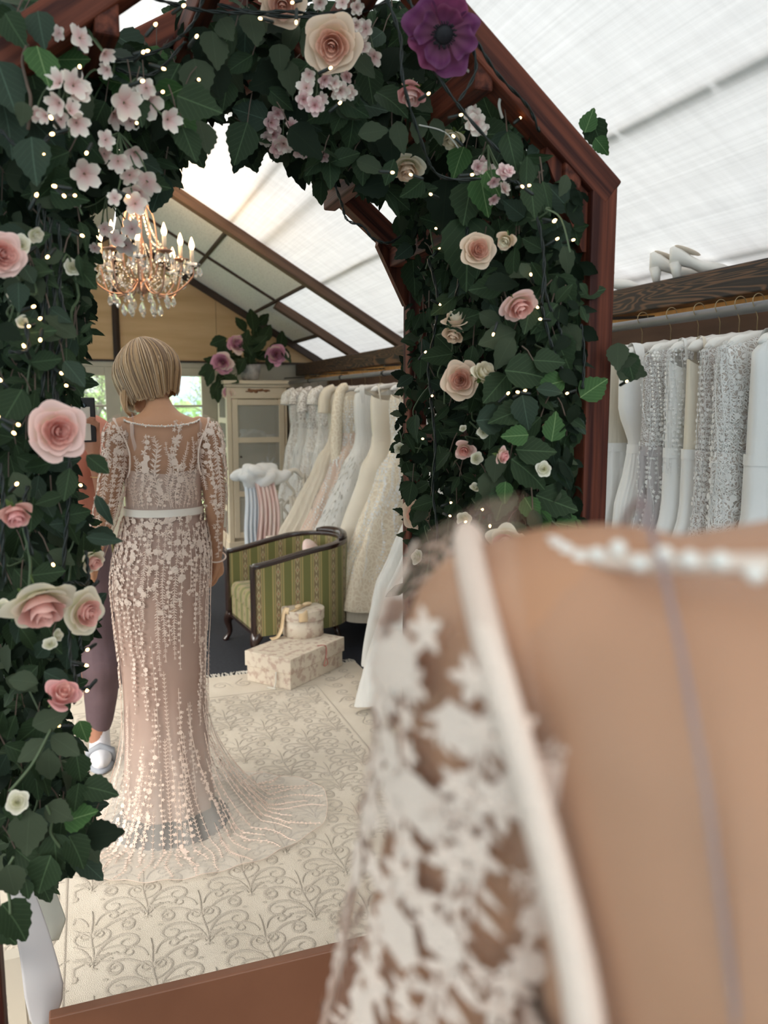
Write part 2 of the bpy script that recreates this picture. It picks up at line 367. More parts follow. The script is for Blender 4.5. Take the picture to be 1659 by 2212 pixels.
q = MB(); q.box2((-1.10, YF-.01, zt-.05), (1.44, YF+.06, zt)); struct('trim_8', q, M_FRAME)
q = MB(); q.box2((px(470), YF-.02, 0), (1.46, YF+.06, zt)); struct('trim_9', q, M_FRAME)
q = MB(); q.box2((-1.12, YF-.02, 0), (px(-20), YF+.06, zt)); struct('trim_9', q, M_FRAME)
# ------------------------------------------------------------------ garden beyond the doors
M_LAWN = mat('lawn', (.15,.22,.07), .9, (.22,.31,.12), 5, bump=.3, bscale=80)
M_BARK = mat('grey_bark', (.07,.055,.045), .9)
M_BUD = mat('spring_leaf', (.30,.46,.14), .7, trans=.4)
M_HEDGE = mat('hedge_green', (.10,.22,.06), .8, (.2,.34,.10), 9, trans=.2)
q = MB(); q.box2((-14, YF+.3, -.2), (20, 45, -.12)); struct('ground', q, M_LAWN)
def garden_tree(x, y, h, label, seed):
    t = thing('garden_tree', label, 'tree', (x, y, -.12)); rr = random.Random(seed); tr = MB(); lf = MB()
    def grow(p, d, L, r, dep):
        q_ = p + d*L; mid = (p+q_)/2 + Vector((rr.uniform(-1,1), rr.uniform(-1,1), rr.uniform(-1,1)))*L*.08
        tr.tube([p, mid, q_], [r, r*.85, r*.65], 5 if dep < 3 else 3, cap=False)
        if dep >= 4:
            for _ in range(2):
                c = q_ + Vector((rr.uniform(-1,1), rr.uniform(-1,1), rr.uniform(-1,1)))*.12; a = Vector((rr.uniform(-1,1), rr.uniform(-1,1), rr.uniform(-1,1))).normalized()*.02; b_ = a.orthogonal().normalized()*.011
                lf.add([c-a, c+b_, c+a, c-b_], [(0,1,2,3)])
        if dep < 7:
            for _ in range((5 if dep == 0 else 3) if dep < 5 else 2):
                nd = (d + Vector((rr.uniform(-1,1), rr.uniform(-1,1), rr.uniform(-.45,.6)))*.9).normalized(); grow(q_, nd, L*rr.uniform(.6,.85), r*.58, dep+1)
    grow(Vector((0,0,0)), Vector((0,0,1)), h*.13, h*.02, 0)
    tr.obj('trunk_and_branches', M_BARK, t); tag(lf.obj('young_leaves', M_BUD, t), kind='stuff')
garden_tree(-1.1, 14.5, 4.6, 'bare branching tree outside the left glazed door', 3)
garden_tree(2.6, 15.5, 5.0, 'bare branching tree outside the right glazed door', 5)
garden_tree(.6, 21, 6.0, 'taller bare tree standing farther out in the garden', 8)
q = MB(); rr = random.Random(5)
for i in range(5200):
    c = Vector((rr.uniform(-9, 14), rr.gauss(24, .5), rr.uniform(-.1, 1.5))); a = Vector((rr.uniform(-1,1), rr.uniform(-1,1), rr.uniform(-1,1))).normalized()*.16; b_ = a.orthogonal().normalized()*.09
    q.add([c-a, c+b_, c+a, c-b_], [(0,1,2,3)])
tag(q.obj('hedge', M_HEDGE), 'low clipped green hedge along the far edge of the lawn', 'hedge', kind='stuff')
HS = thing('white_house', 'white house with grey roof far beyond the lawn', 'house', (-1.2, 33, -.12))
q = MB(); q.box2((-3, 0, 0), (4.5, 4, 2.0)); q.obj('wall', mat('white_render', (.8,.8,.78), .8), HS)
q = MB(); q.v = [(-3.3,-.3,2.0),(4.8,-.3,2.0),(4.8,4.3,2.0),(-3.3,4.3,2.0),(-3.3,2,3.1),(4.8,2,3.1)]; q.f = [(0,1,5,4),(2,3,4,5),(0,4,3),(1,2,5),(0,3,2,1)]; q.mi = [0]*5; q.obj('roof', mat('slate_roof', (.2,.21,.23), .7), HS)
for x in (-2, .2, 2.4): q = MB(); q.box2((x, -.03, .7), (x+.8, .02, 1.6)); q.obj('window', mat('far_window', (.08,.1,.12), .2), HS)
# ------------------------------------------------------------------ rug
M_RUG = mat('cream_rug_pile', (.72,.645,.535), .95, (.66,.585,.475), 7, bump=.5, bscale=420)
M_RUGL = mat('carved_rug_line', (.54,.475,.39), .95, bump=.5, bscale=400)
M_FRINGE = mat('rug_fringe', (.68,.64,.56), .9)
RGX0, RGX1, RGY0, RGY1 = -.62, 1.39, 1.56, 4.26
rug = thing('carved_rug', 'large cream rug with carved scrollwork lying on the dark carpet', 'rug', (0, 0, 0))
q = MB(); q.box2((RGX0, RGY0, .001), (RGX1, RGY1, .012)); bevel(q.obj('pile', M_RUG, rug), .004)
def ribbon(mb, pts, w, z0=.0125, h=.0022):
    n = len(pts); vs = []
    for i, p in enumerate(pts):
        d = Vector(pts[min(i+1, n-1)]) - Vector(pts[max(i-1, 0)]); d = Vector((d[0], d[1], 0)); d = d.normalized() if d.length else Vector((1,0,0)); s = Vector((-d.y, d.x, 0)); ww = w*(.35+.65*math.sin(PI*(.08+.84*i/(n-1))))
        c = Vector((p[0], p[1], z0)); vs += [c + s*ww, c + Vector((0,0,h)), c - s*ww]
    fs = []
    for i in range(n-1): fs += [(3*i, 3*i+1, 3*i+4, 3*i+3), (3*i+1, 3*i+2, 3*i+5, 3*i+4)]
    mb.add(vs, fs)
def spiral(cx, cy, r, a0, turns, sgn, lead):     # stem of length 'lead' winding into a curl
    P = []; n = int(9*turns)
    for i in range(n+1):
        t = i/n; rr = r*(1-t)**.8 + .12*r*t; a = a0 + sgn*2*PI*turns*t; P.append((cx+rr*math.cos(a), cy+rr*math.sin(a)))
    d = Vector((math.sin(a0)*sgn, -math.cos(a0)*sgn)); s = Vector(P[0])
    for k in range(1, 4): P.insert(0, (s.x + d.x*lead*k/3 + math.cos(a0)*r*.25*(k/3)**2, s.y + d.y*lead*k/3 + math.sin(a0)*r*.25*(k/3)**2))
    return P
q = MB(); T = .30; rr = random.Random(2)
IX0, IX1, IY0, IY1 = -.115, 1.075, 1.60, 3.95
def inside(P): return [p for p in P if IX0+.02 < p[0] < IX1-.02 and IY0 < p[1] < IY1-.02]
def scroll(x, y, head, L, k0, k1, n=26):     # a stem whose curvature grows along it, so it winds into a curl
    P = [(x, y)]; a = head
    for i in range(n):
        a += L/n*lerp(k0, k1, ((i+.5)/n)**1.5); x += L/n*math.cos(a); y += L/n*math.sin(a); P.append((x, y))
    return P
def rib(P, w=.0058):
    P = inside(P)
    if len(P) > 4: ribbon(q, P, w)
TX, TY = .30, .36; ix = 0; cx = IX0 + .07
while cx < IX1+.2:
    cy = IY0 - .1 + (TY/2 if ix % 2 else 0)
    while cy < IY1+.2:
        for s in (1, -1):
            h = PI/2
            rib(scroll(cx, cy-.13, h-s*.25, .30, -s*1, -s*62), .0065); rib(scroll(cx, cy-.02, h-s*.75, .24, s*4, -s*85), .006); rib(scroll(cx, cy-.06, h-s*1.35, .20, s*10, s*95), .0055)
            rib(scroll(cx+s*.01, cy+.04, h-s*.2, .15, -s*5, -s*110), .005); rib(scroll(cx+s*.02, cy-.12, h-s*1.9, .15, -s*2, -s*100), .005)
            rib(scroll(cx+s*.13, cy+.10, h+s*1.2, .12, s*2, s*100), .0048)
            for k in range(4): rib(scroll(cx+s*.006, cy-.135+.012*k, h-s*(.5+.35*k), .055-.006*k, -s*4, -s*14, 7), .0052)
            for (dx, dy) in ((.085,.045),(.105,.06),(.075,.07),(.06,-.10),(.12,-.02),(.145,.03)): rib([(cx+s*dx+(i-2)*.003, cy+dy+.002*math.sin(i)) for i in range(5)], .005)
        rib([(cx+.003*math.sin(t*9), cy-.15+.26*t) for t in [i/9 for i in range(10)]], .0045)
        cy += TY
    cx += TX/2; ix += 1
for (x, sg) in ((IX0-.10, 1), (IX1+.15, -1)):           # border scrolls
    y = IY0
    while y < RGY1-.1:
        for dx, r_ in ((-.05 if sg < 0 else -.03, .035), (.055 if sg < 0 else .05, .03)): ribbon(q, spiral(x+dx, y, r_, rr.uniform(0, 6), 1.5, rr.choice((1,-1)), .05), .0055)
        y += .105
x = IX0
while x < IX1:
    ribbon(q, spiral(x, IY1+.16, .045, rr.uniform(0, 6), 1.5, rr.choice((1,-1)), .05), .0055); x += .12
for P in ([(IX0, y) for y in np.linspace(IY0-.03, IY1, 30)], [(IX1, y) for y in np.linspace(IY0-.03, IY1, 30)], [(x, IY1) for x in np.linspace(IX0, IX1, 20)]): ribbon(q, P, .005)
tag(q.obj('carved_scroll', M_RUGL, rug, True), kind='stuff')
q = MB()
for i in range(230):
    x = lerp(RGX0, RGX1, i/229); q.tube([(x, RGY1-.01, .009), (x+R.uniform(-.012,.012), RGY1+.03, .008), (x+R.uniform(-.02,.02), RGY1+.065, .006)], [.003,.0028,.002], 4)
tag(q.obj('fringe', M_FRINGE, rug), kind='stuff')

# ------------------------------------------------------------------ timber garden arch
M_MAHO = mat('mahogany_stain', (.034,.007,.0045), .58, (.165,.044,.022), 2.6, (26, 26, 1.0), bump=.12, bscale=6, bstretch=(40,40,1.6), spec=.2, ramp=(.36,.66))
FR = (1.12, 1.50, 1.86); AXL, AXR, AXM, AEZ, ATZ = -.160, .765, .3025, 1.803, 2.175  # rearmost frame is the front frame's reflection, built solid
arch = thing('garden_arch', 'reddish brown stained timber garden arch wrapped in flowers and leaves', 'arch', (0, 0, 0))
for i, y in enumerate(FR):
    tw = .046
    axl = AXL - .10*min(i, 1) - .04*i; xs_ = (axl, AXR)
    for x, nm in ((axl, 'post'), (AXR, 'post')): timber(nm, (x, y, 0), (x, y, AEZ+.014), tw, tw, M_MAHO, arch, up=(0,1,0))
    for x in xs_: dv_ = (Vector((AXM, y, ATZ))-Vector((x, y, AEZ))).normalized()*.020; timber('rafter', Vector((x, y, AEZ))-dv_, (AXM, y, ATZ), tw+.0012, tw+.0012, M_MAHO, arch, up=(0,1,0))
    for x, s in ((axl, 1), (AXR, -1)):   # gusset in the corner
        g = MB(); h = .010
        pr = [(x+s*.023, AEZ-.10), (x+s*.03, AEZ-.10), (x+s*.10, AEZ+.035), (x+s*.095, AEZ+.058), (x+s*.023, AEZ-.0)]
        g.v = [(a, y-h, b_) for a, b_ in pr] + [(a, y+h, b_) for a, b_ in pr]; n_ = 5
        g.f = [tuple(range(n_)), tuple(range(2*n_-1, n_-1, -1))] + [(k, n_+k, n_+(k+1) % n_, (k+1) % n_) for k in range(n_)]; g.mi = [0]*len(g.f)
        g.obj('corner_brace', M_MAHO, arch)
for t in (.12, .45, .78):
    for x in (AXL, AXR):
        cx, cz = lerp(x, AXM, t), lerp(AEZ, ATZ, t) - .035
        timber('crossbar', (cx, FR[0]-.02, cz), (cx - (.16*(1-t) if x == AXL else 0), FR[2]+.02, cz), .03, .045, M_MAHO, arch)
for z in (.45, .95, 1.4):
    for x in (AXL, AXR): timber('crossbar', (x, FR[0], z), (x - (.17 if x == AXL else 0), FR[2], z), .025, .04, M_MAHO, arch)
q = MB(); q.box2((-.112, FR[1]-.012, 0), (AXR-.02, FR[1]+.012, .345)); bp = bevel(q.obj('base_board', M_MDF), .003)
tag(bp, 'plain brown fibreboard panel across the foot of the arch', 'panel')

# ------------------------------------------------------------------ leaves
def leaf_mat(name, col, back, vein, rough=.5, vs=.55):
    m = mat(name, col, rough+.06, spec=.13); n, l = nodes_of(m); b = find(m, 'BSDF_PRINCIPLED')
    uv = n.new('ShaderNodeUVMap'); sp = n.new('ShaderNodeSeparateXYZ'); l.new(uv.outputs[0], sp.inputs[0])
    def math_(op, a, b_=None):
        x = n.new('ShaderNodeMath'); x.operation = op
        for i, s in enumerate((a, b_)):
            if s is None: continue
            if isinstance(s, (int, float)): x.inputs[i].default_value = s
            else: l.new(s, x.inputs[i])
        return x.outputs[0]
    ay = math_('ABSOLUTE', sp.outputs['Y'])
    mid = math_('LESS_THAN', ay, .030)
    fr = math_('FRACT', math_('MULTIPLY', math_('SUBTRACT', sp.outputs['X'], math_('MULTIPLY', ay, .42)), 7.0))
    side = math_('MULTIPLY', math_('LESS_THAN', fr, .07), .40)
    vein_f = math_('MULTIPLY', math_('MAXIMUM', mid, side), vs)
    oi = n.new('ShaderNodeObjectInfo'); hs = n.new('ShaderNodeHueSaturation'); mr = n.new('ShaderNodeMapRange'); mr.inputs['To Min'].default_value = .5; mr.inputs['To Max'].default_value = 1.9
    l.new(oi.outputs['Random'], mr.inputs[0]); l.new(mr.outputs[0], hs.inputs['Value']); hs.inputs['Color'].default_value = (*col, 1)
    g = n.new('ShaderNodeNewGeometry'); mb_ = n.new('ShaderNodeMix'); mb_.data_type = 'RGBA'; l.new(g.outputs['Backfacing'], mb_.inputs[0]); l.new(hs.outputs[0], mb_.inputs[6]); mb_.inputs[7].default_value = (*back, 1)
    mv = n.new('ShaderNodeMix'); mv.data_type = 'RGBA'; l.new(vein_f, mv.inputs[0]); l.new(mb_.outputs[2], mv.inputs[6]); mv.inputs[7].default_value = (*vein, 1)
    l.new(mv.outputs[2], b.inputs['Base Color'])
    bu = n.new('ShaderNodeBump'); bu.inputs['Strength'].default_value = .35; bu.inputs['Distance'].default_value = .004; l.new(math_('MAXIMUM', mid, side), bu.inputs['Height']); l.new(bu.outputs[0], b.inputs['Normal'])
    o = find(m, 'OUTPUT_MATERIAL'); tr = n.new('ShaderNodeBsdfTranslucent'); l.new(mb_.outputs[2], tr.inputs[0]); mxs = n.new('ShaderNodeMixShader'); mxs.inputs[0].default_value = .16
    l.new(b.outputs[0], mxs.inputs[1]); l.new(tr.outputs[0], mxs.inputs[2]); l.new(mxs.outputs[0], o.inputs[0]); return m
LM = {'bright': leaf_mat('leaf_bright_green', (.014,.120,.016), (.05,.11,.035), (.32,.45,.20)),
      'dark': leaf_mat('leaf_dark_green', (.007,.036,.011), (.028,.048,.022), (.12,.19,.09)),
      'blue': leaf_mat('leaf_blue_green', (.010,.031,.020), (.035,.055,.036), (.11,.17,.12)),
      'dull': leaf_mat('leaf_dull_green', (.032,.048,.024), (.055,.072,.042), (.09,.12,.07), .65, .35),
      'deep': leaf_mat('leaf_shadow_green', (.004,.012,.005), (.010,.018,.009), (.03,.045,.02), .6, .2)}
def leaf_shape(n=8, wid=.36, serr=.035, curl=.18, fold=.22, pw=.72, seed=0, twist=0):
    rr = random.Random(seed); v = []; uv = []; f = []
    def rib(x): return Vector((x*(1-.08*curl), 0, -curl*x*x + .02*math.sin(3*x)))
    for i in range(n+1): x = i/n; v.append(rib(x)); uv.append((x, 0))
    for s in (1, -1):
        base = len(v)
        for i in range(n+1):
            x = i/n; w = wid*math.sin(PI*min(1, x**pw)) if 0 < i < n else 0.0
            if i and i < n: w += serr*(1 if i % 2 else -.6)
            p = rib(x) + Vector((serr*.6 if i % 2 else 0, s*w*math.cos(fold), w*math.sin(fold) + s*twist*w*x + .02*math.sin(7*x+s+seed))); v.append(p); uv.append((x, s*w/wid))
        for i in range(n):
            a = (i, i+1, base+i+1, base+i); f.append(a if s < 0 else a[::-1])
    return v, f, uv
LSH = {'birch': [leaf_shape(12, .38, .022, c, fo, .66, k, tw) for k, (c, fo, tw) in enumerate(((.12,.15,0), (.3,.28,.3), (-.08,.10,-.25)))],
       'rose': [leaf_shape(10, .31, .016, c, fo, .85, k+5, tw) for k, (c, fo, tw) in enumerate(((.1,.2,.1), (.35,.3,-.3), (-.1,.2,.3)))],
       'slim': [leaf_shape(6, .19, .012, c, fo, .8, k+9, 0) for k, (c, fo) in enumerate(((.2,.25), (.5,.3)))]}
LME = {}
def leaf_mesh(shape, k, m):
    key = (shape, k, m)
    if key not in LME:
        v, f, uv = LSH[shape][k]; b = MB(); b.add(v, f); LME[key] = b.mesh('leaf', LM[m], True, uv)
    return LME[key]
def put_leaf(parent, p, d, nrm, size, shape='birch', m='dark', k=None):
    k = R.randrange(len(LSH[shape])) if k is None else k
    return link('leaf', leaf_mesh(shape, k, m), parent, at(p, frame(d, nrm), size))
def add_leaf(mb, p, d, nrm, size, shape, uvs):
    v, f, uv = R.choice(LSH[shape]); Mx = at(p, frame(d, nrm), size); mb.add([Mx @ q for q in v], f); uvs.extend(uv)
M_TWIG = mat('brown_twig', (.10,.065,.045), .7); M_STEM = mat('green_stem', (.075,.11,.05), .6)
def gable_dist(p):     # distance from the covered faces of the arch
    z_r = AEZ + (ATZ-AEZ)*(1-abs(p.x-AXM)/(AXR-AXM))
    if p.z > AEZ: return (z_r - p.z)*.8
    return min(p.x-AXL, AXR-p.x)
# zones: polygon in the photograph, depth rule, counts, leaf kinds
ZONES = [
 ('birch_garland', 'garland of big veined birch leaves over the left shoulder of the arch', [(0,0),(120,0),(200,60),(330,100),(440,120),(450,235),(388,330),(384,385),(330,392),(200,430),(190,480),(0,480)], 'L', 150, 1500, [('birch','dark',5),('birch','blue',3),('birch','bright',1),('rose','dark',3),('birch','dull',2)], .058),
 ('rose_garland', 'rose leaf garland on the left post, level with the chandelier and the phone', [(0,480),(190,470),(185,600),(190,700),(158,790),(172,835),(140,865),(135,940),(150,1000),(0,1000)], 'L', 230, 2000, [('rose','dark',6),('rose','blue',2),('slim','dark',3),('rose','dull',1)], .046),
 ('rose_garland', 'rose leaf garland on the left post, beside the skirt and down to the rug', [(0,1000),(150,1000),(165,1060),(205,1165),(170,1240),(185,1350),(140,1430),(140,1590),(180,1690),(200,1780),(165,1850),(95,1900),(0,1850)], 'L', 240, 2200, [('rose','dark',6),('rose','blue',4),('birch','dark',2),('rose','dull',2),('slim','dark',1)], .052),
 ('birch_garland', 'leafy garland hanging along the top of the arch around the purple anemone', [(380,0),(960,0),(1160,260),(1010,330),(900,430),(800,415),(740,375),(690,395),(620,330),(560,300),(528,320),(500,228),(440,235)], 'T', 240, 2200, [('birch','dark',5),('rose','dark',4),('birch','blue',2),('rose','dull',2),('birch','deep',3)], .062),
 ('rose_garland', 'garland of dark leaves under the right shoulder of the arch', [(1150,250),(1245,400),(1258,700),(900,640),(905,560),(860,480),(872,430),(1010,330)], 'R', 240, 1500, [('rose','dark',5),('birch','dark',3),('slim','dark',3),('rose','dull',2),('birch','blue',2)], .052),
 ('rose_garland', 'thick leaf garland filling the right side of the arch at rail height', [(885,650),(1258,650),(1250,1000),(868,1000),(855,890),(893,740)], 'R', 250, 1700, [('rose','dark',6),('birch','dark',2),('rose','dull',2),('slim','dark',2),('rose','blue',2)], .05),
 ('rose_garland', 'lowest garland on the right of the arch, its trailing tips above the blurred shoulder', [(868,1000),(1250,1000),(1240,1170),(1060,1230),(985,1290),(925,1300),(893,1225),(882,1100)], 'R', 220, 1300, [('rose','dark',6),('birch','dark',2),('slim','dark',3),('rose','dull',2)], .047),
]
LEAVES = []; ZT = []
def near_y(u, v, y):      # things fixed to the face of the right hand foliage stand just proud of its leaves
    if u < 900 or v < 330: return y
    d = ray(u, v); return min(y, max(1.06, .585*d.y/d.x))
for zi, (nm, lab, P, rule, nl, ns, kinds, size) in enumerate(ZONES):
    Z = thing(nm, lab, 'garland', (0,0,0)); ZT.append(Z)
    us = [p[0] for p in P]; vs = [p[1] for p in P]; rr = random.Random(100+zi)
    def sample(front):
        for _ in range(400):
            u, v = rr.uniform(min(us), max(us)), rr.uniform(min(vs), max(vs))
            if not inpoly(u, v, P): continue
            if rule == 'R':
                x = rr.uniform(.66, .86) if not front else rr.uniform(.60, .80); dd = ray(u, v); y = x*dd.y/dd.x
                if not (1.05 < y < 2.02): y = min(max(y, 1.14), 1.98) + rr.uniform(-.06, .06)
            elif rule == 'L': y = rr.uniform(1.11, 1.5) if front else rr.uniform(1.22, 1.8)
            else: y = rr.uniform(1.24, 1.62) if front else rr.uniform(1.36, 1.95)
            p = onY(u, v, y)
            if rule == 'T' and gable_dist(p) > .40: continue
            return p
        return None
    tot = sum(k[2] for k in kinds)
    def pick():
        a = rr.uniform(0, tot)
        for k in kinds:
            a -= k[2]
            if a <= 0: return k
        return kinds[-1]
    def orient(p):
        a = rr.gauss(-PI/2, .95); tocam = (CAM - p).normalized(); side = _r; d = side*math.cos(a) + _z*math.sin(a) + tocam*rr.uniform(-.25, .5)
        n_ = tocam*1.0 + Vector((rr.uniform(-1,1), rr.uniform(-1,1), rr.uniform(-.4,1)))*.75
        return d, n_
    # the deep, uncountable leaves first
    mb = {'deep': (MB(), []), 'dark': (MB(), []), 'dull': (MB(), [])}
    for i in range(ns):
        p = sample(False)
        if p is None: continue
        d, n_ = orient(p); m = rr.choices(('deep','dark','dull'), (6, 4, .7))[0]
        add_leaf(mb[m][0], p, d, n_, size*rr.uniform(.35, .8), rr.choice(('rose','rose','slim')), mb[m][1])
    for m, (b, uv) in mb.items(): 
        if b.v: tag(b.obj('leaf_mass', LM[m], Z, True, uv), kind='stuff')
    st = MB()
    for i in range(nl):
        p = sample(True)
        if p is None: continue
        sh, m, _ = pick(); d, n_ = orient(p); s = size*rr.uniform(.65, 1.15)
        if sh == 'slim': s *= .8
        put_leaf(Z, p, d, n_, s, sh, m, rr.randrange(len(LSH[sh])))
        if i % 2 == 0:
            e = p - d.normalized()*s*.35 + Vector((0,0,.02)); st.tube([p, (p+e)/2 + Vector((0,0,.004)), e], .0011, 4, cap=False)
    # vines wandering through the zone
    vn = MB()
    for i in range(16):
        a = sample(True)
        if a is None: continue
        pts = [a]
        for k in range(6):
            pn = pts[-1] + Vector((rr.uniform(-.022,.022), rr.uniform(-.02,.02), rr.uniform(-.05,.01))); dv = pn - CAM; zc = dv.dot(_f)
            if not inpoly(IW/2 + F_PX*dv.dot(_r)/zc, IH/2 - F_PX*dv.dot(_u)/zc, P): break
            pts.append(pn)
        if len(pts) > 3: vn.tube(smoothpath(pts, 4), .0016, 4, cap=False)
    tag(st.obj('leaf_stalks', M_TWIG, Z), kind='stuff'); tag(vn.obj('vine_stems', M_STEM, Z), kind='stuff')
# hero leaves read off the photograph: zone, u, v (middle), length px, tip direction in degrees (0 right, -90 down), kind, depth
HERO = [(0,92,145,95,-75,'birch','bright',1.06),(0,72,345,100,-85,'birch','blue',1.05),(0,32,65,80,-60,'birch','dark',1.06),(0,88,62,80,-80,'birch','blue',1.07),(0,50,245,50,-95,'birch','dull',1.04),(0,15,190,120,-70,'birch','blue',1.08),(0,80,205,90,-75,'birch','dark',1.12),(0,20,275,110,-75,'birch','blue',1.1),
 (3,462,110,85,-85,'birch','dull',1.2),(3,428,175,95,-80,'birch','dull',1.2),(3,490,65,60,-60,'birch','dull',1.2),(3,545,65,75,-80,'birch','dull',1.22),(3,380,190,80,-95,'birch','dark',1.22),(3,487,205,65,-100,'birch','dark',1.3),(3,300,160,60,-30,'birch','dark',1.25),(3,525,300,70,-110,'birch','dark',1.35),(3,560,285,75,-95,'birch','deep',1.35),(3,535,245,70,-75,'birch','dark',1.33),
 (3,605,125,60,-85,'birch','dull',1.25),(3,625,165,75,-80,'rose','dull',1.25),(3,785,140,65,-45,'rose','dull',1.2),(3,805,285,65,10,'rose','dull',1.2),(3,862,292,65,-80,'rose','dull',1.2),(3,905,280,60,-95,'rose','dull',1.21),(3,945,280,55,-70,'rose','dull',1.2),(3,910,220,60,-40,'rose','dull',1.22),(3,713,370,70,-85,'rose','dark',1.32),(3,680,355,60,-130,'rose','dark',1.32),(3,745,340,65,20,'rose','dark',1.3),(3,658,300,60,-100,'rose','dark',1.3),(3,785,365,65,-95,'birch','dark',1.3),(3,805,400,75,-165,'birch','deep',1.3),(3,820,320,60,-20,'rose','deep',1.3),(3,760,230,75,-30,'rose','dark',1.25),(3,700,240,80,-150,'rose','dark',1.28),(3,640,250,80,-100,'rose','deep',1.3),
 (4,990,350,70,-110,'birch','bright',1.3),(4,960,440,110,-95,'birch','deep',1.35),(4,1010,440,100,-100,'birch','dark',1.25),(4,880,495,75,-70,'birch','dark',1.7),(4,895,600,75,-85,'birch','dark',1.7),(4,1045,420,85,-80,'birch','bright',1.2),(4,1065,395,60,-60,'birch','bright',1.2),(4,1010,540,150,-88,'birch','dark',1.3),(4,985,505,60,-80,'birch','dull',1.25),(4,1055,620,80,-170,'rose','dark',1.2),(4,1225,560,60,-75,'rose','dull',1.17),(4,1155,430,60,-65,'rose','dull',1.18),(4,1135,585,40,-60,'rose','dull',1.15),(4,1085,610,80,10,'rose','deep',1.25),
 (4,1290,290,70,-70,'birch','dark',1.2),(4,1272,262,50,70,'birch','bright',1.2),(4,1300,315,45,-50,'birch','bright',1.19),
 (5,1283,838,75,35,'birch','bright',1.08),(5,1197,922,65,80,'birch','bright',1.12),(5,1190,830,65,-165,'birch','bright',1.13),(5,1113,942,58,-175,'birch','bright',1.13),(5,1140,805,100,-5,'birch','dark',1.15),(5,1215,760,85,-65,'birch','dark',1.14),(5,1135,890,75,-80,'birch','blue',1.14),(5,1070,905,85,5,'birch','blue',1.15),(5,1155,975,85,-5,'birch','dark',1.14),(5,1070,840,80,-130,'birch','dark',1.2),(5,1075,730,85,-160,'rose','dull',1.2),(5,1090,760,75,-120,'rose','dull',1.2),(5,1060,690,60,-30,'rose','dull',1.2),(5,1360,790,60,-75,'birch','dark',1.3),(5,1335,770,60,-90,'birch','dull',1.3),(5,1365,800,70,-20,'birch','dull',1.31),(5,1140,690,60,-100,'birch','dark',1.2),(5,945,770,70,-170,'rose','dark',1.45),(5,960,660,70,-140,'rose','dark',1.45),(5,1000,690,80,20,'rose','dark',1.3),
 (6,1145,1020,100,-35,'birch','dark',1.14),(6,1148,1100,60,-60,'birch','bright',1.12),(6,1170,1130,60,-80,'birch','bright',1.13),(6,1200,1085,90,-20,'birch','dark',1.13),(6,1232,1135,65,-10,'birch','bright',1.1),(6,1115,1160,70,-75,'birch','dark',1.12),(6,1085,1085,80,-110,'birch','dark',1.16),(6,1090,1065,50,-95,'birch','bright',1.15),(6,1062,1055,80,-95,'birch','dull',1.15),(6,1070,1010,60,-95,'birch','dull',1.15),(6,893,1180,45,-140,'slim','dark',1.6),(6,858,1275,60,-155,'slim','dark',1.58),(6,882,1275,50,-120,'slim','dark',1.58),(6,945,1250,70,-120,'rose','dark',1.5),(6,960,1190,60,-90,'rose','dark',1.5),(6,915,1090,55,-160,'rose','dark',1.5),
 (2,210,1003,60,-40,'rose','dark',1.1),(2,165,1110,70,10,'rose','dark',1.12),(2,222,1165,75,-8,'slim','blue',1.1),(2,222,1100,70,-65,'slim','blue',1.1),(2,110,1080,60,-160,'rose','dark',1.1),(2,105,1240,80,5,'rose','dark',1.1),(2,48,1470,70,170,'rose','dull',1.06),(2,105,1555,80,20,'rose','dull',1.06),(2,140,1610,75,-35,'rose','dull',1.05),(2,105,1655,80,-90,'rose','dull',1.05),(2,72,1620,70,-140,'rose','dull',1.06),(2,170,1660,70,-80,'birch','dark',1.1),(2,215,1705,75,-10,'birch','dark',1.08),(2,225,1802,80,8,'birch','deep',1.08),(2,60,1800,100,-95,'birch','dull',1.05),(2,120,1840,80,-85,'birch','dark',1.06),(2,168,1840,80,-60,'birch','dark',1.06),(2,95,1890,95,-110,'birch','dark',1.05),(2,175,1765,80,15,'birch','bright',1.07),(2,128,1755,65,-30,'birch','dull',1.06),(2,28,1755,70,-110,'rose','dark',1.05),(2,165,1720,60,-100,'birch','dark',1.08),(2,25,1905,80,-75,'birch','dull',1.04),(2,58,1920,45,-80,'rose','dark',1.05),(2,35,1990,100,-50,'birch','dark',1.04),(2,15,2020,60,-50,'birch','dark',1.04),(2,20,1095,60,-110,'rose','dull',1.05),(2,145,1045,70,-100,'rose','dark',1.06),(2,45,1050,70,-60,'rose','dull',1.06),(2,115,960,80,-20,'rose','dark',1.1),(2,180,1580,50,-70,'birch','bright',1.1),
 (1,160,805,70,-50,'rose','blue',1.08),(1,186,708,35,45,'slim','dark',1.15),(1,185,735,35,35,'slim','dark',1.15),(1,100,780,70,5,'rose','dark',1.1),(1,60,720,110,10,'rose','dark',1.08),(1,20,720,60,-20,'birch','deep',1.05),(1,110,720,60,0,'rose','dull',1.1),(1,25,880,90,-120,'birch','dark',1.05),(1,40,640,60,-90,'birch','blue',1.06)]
for z, u, v, L, ang, sh, m, y in HERO:
    y = near_y(u, v, y)
    c = onY(u, v, y); depth = (c-CAM).dot(_f); s = L*depth/F_PX; a = math.radians(ang); tc = (CAM-c).normalized()
    d = (_r*math.cos(a) + _u*math.sin(a)) + tc*R.uniform(-.1,.15); p = c - d.normalized()*s*.5
    put_leaf(ZT[z], p, d, tc + Vector((R.uniform(-.35,.35), 0, R.uniform(-.1,.5))), s*1.05, sh, m)
    e = p - d.normalized()*.025 + Vector((R.uniform(-.01,.01), .015, .012))
tw = {}
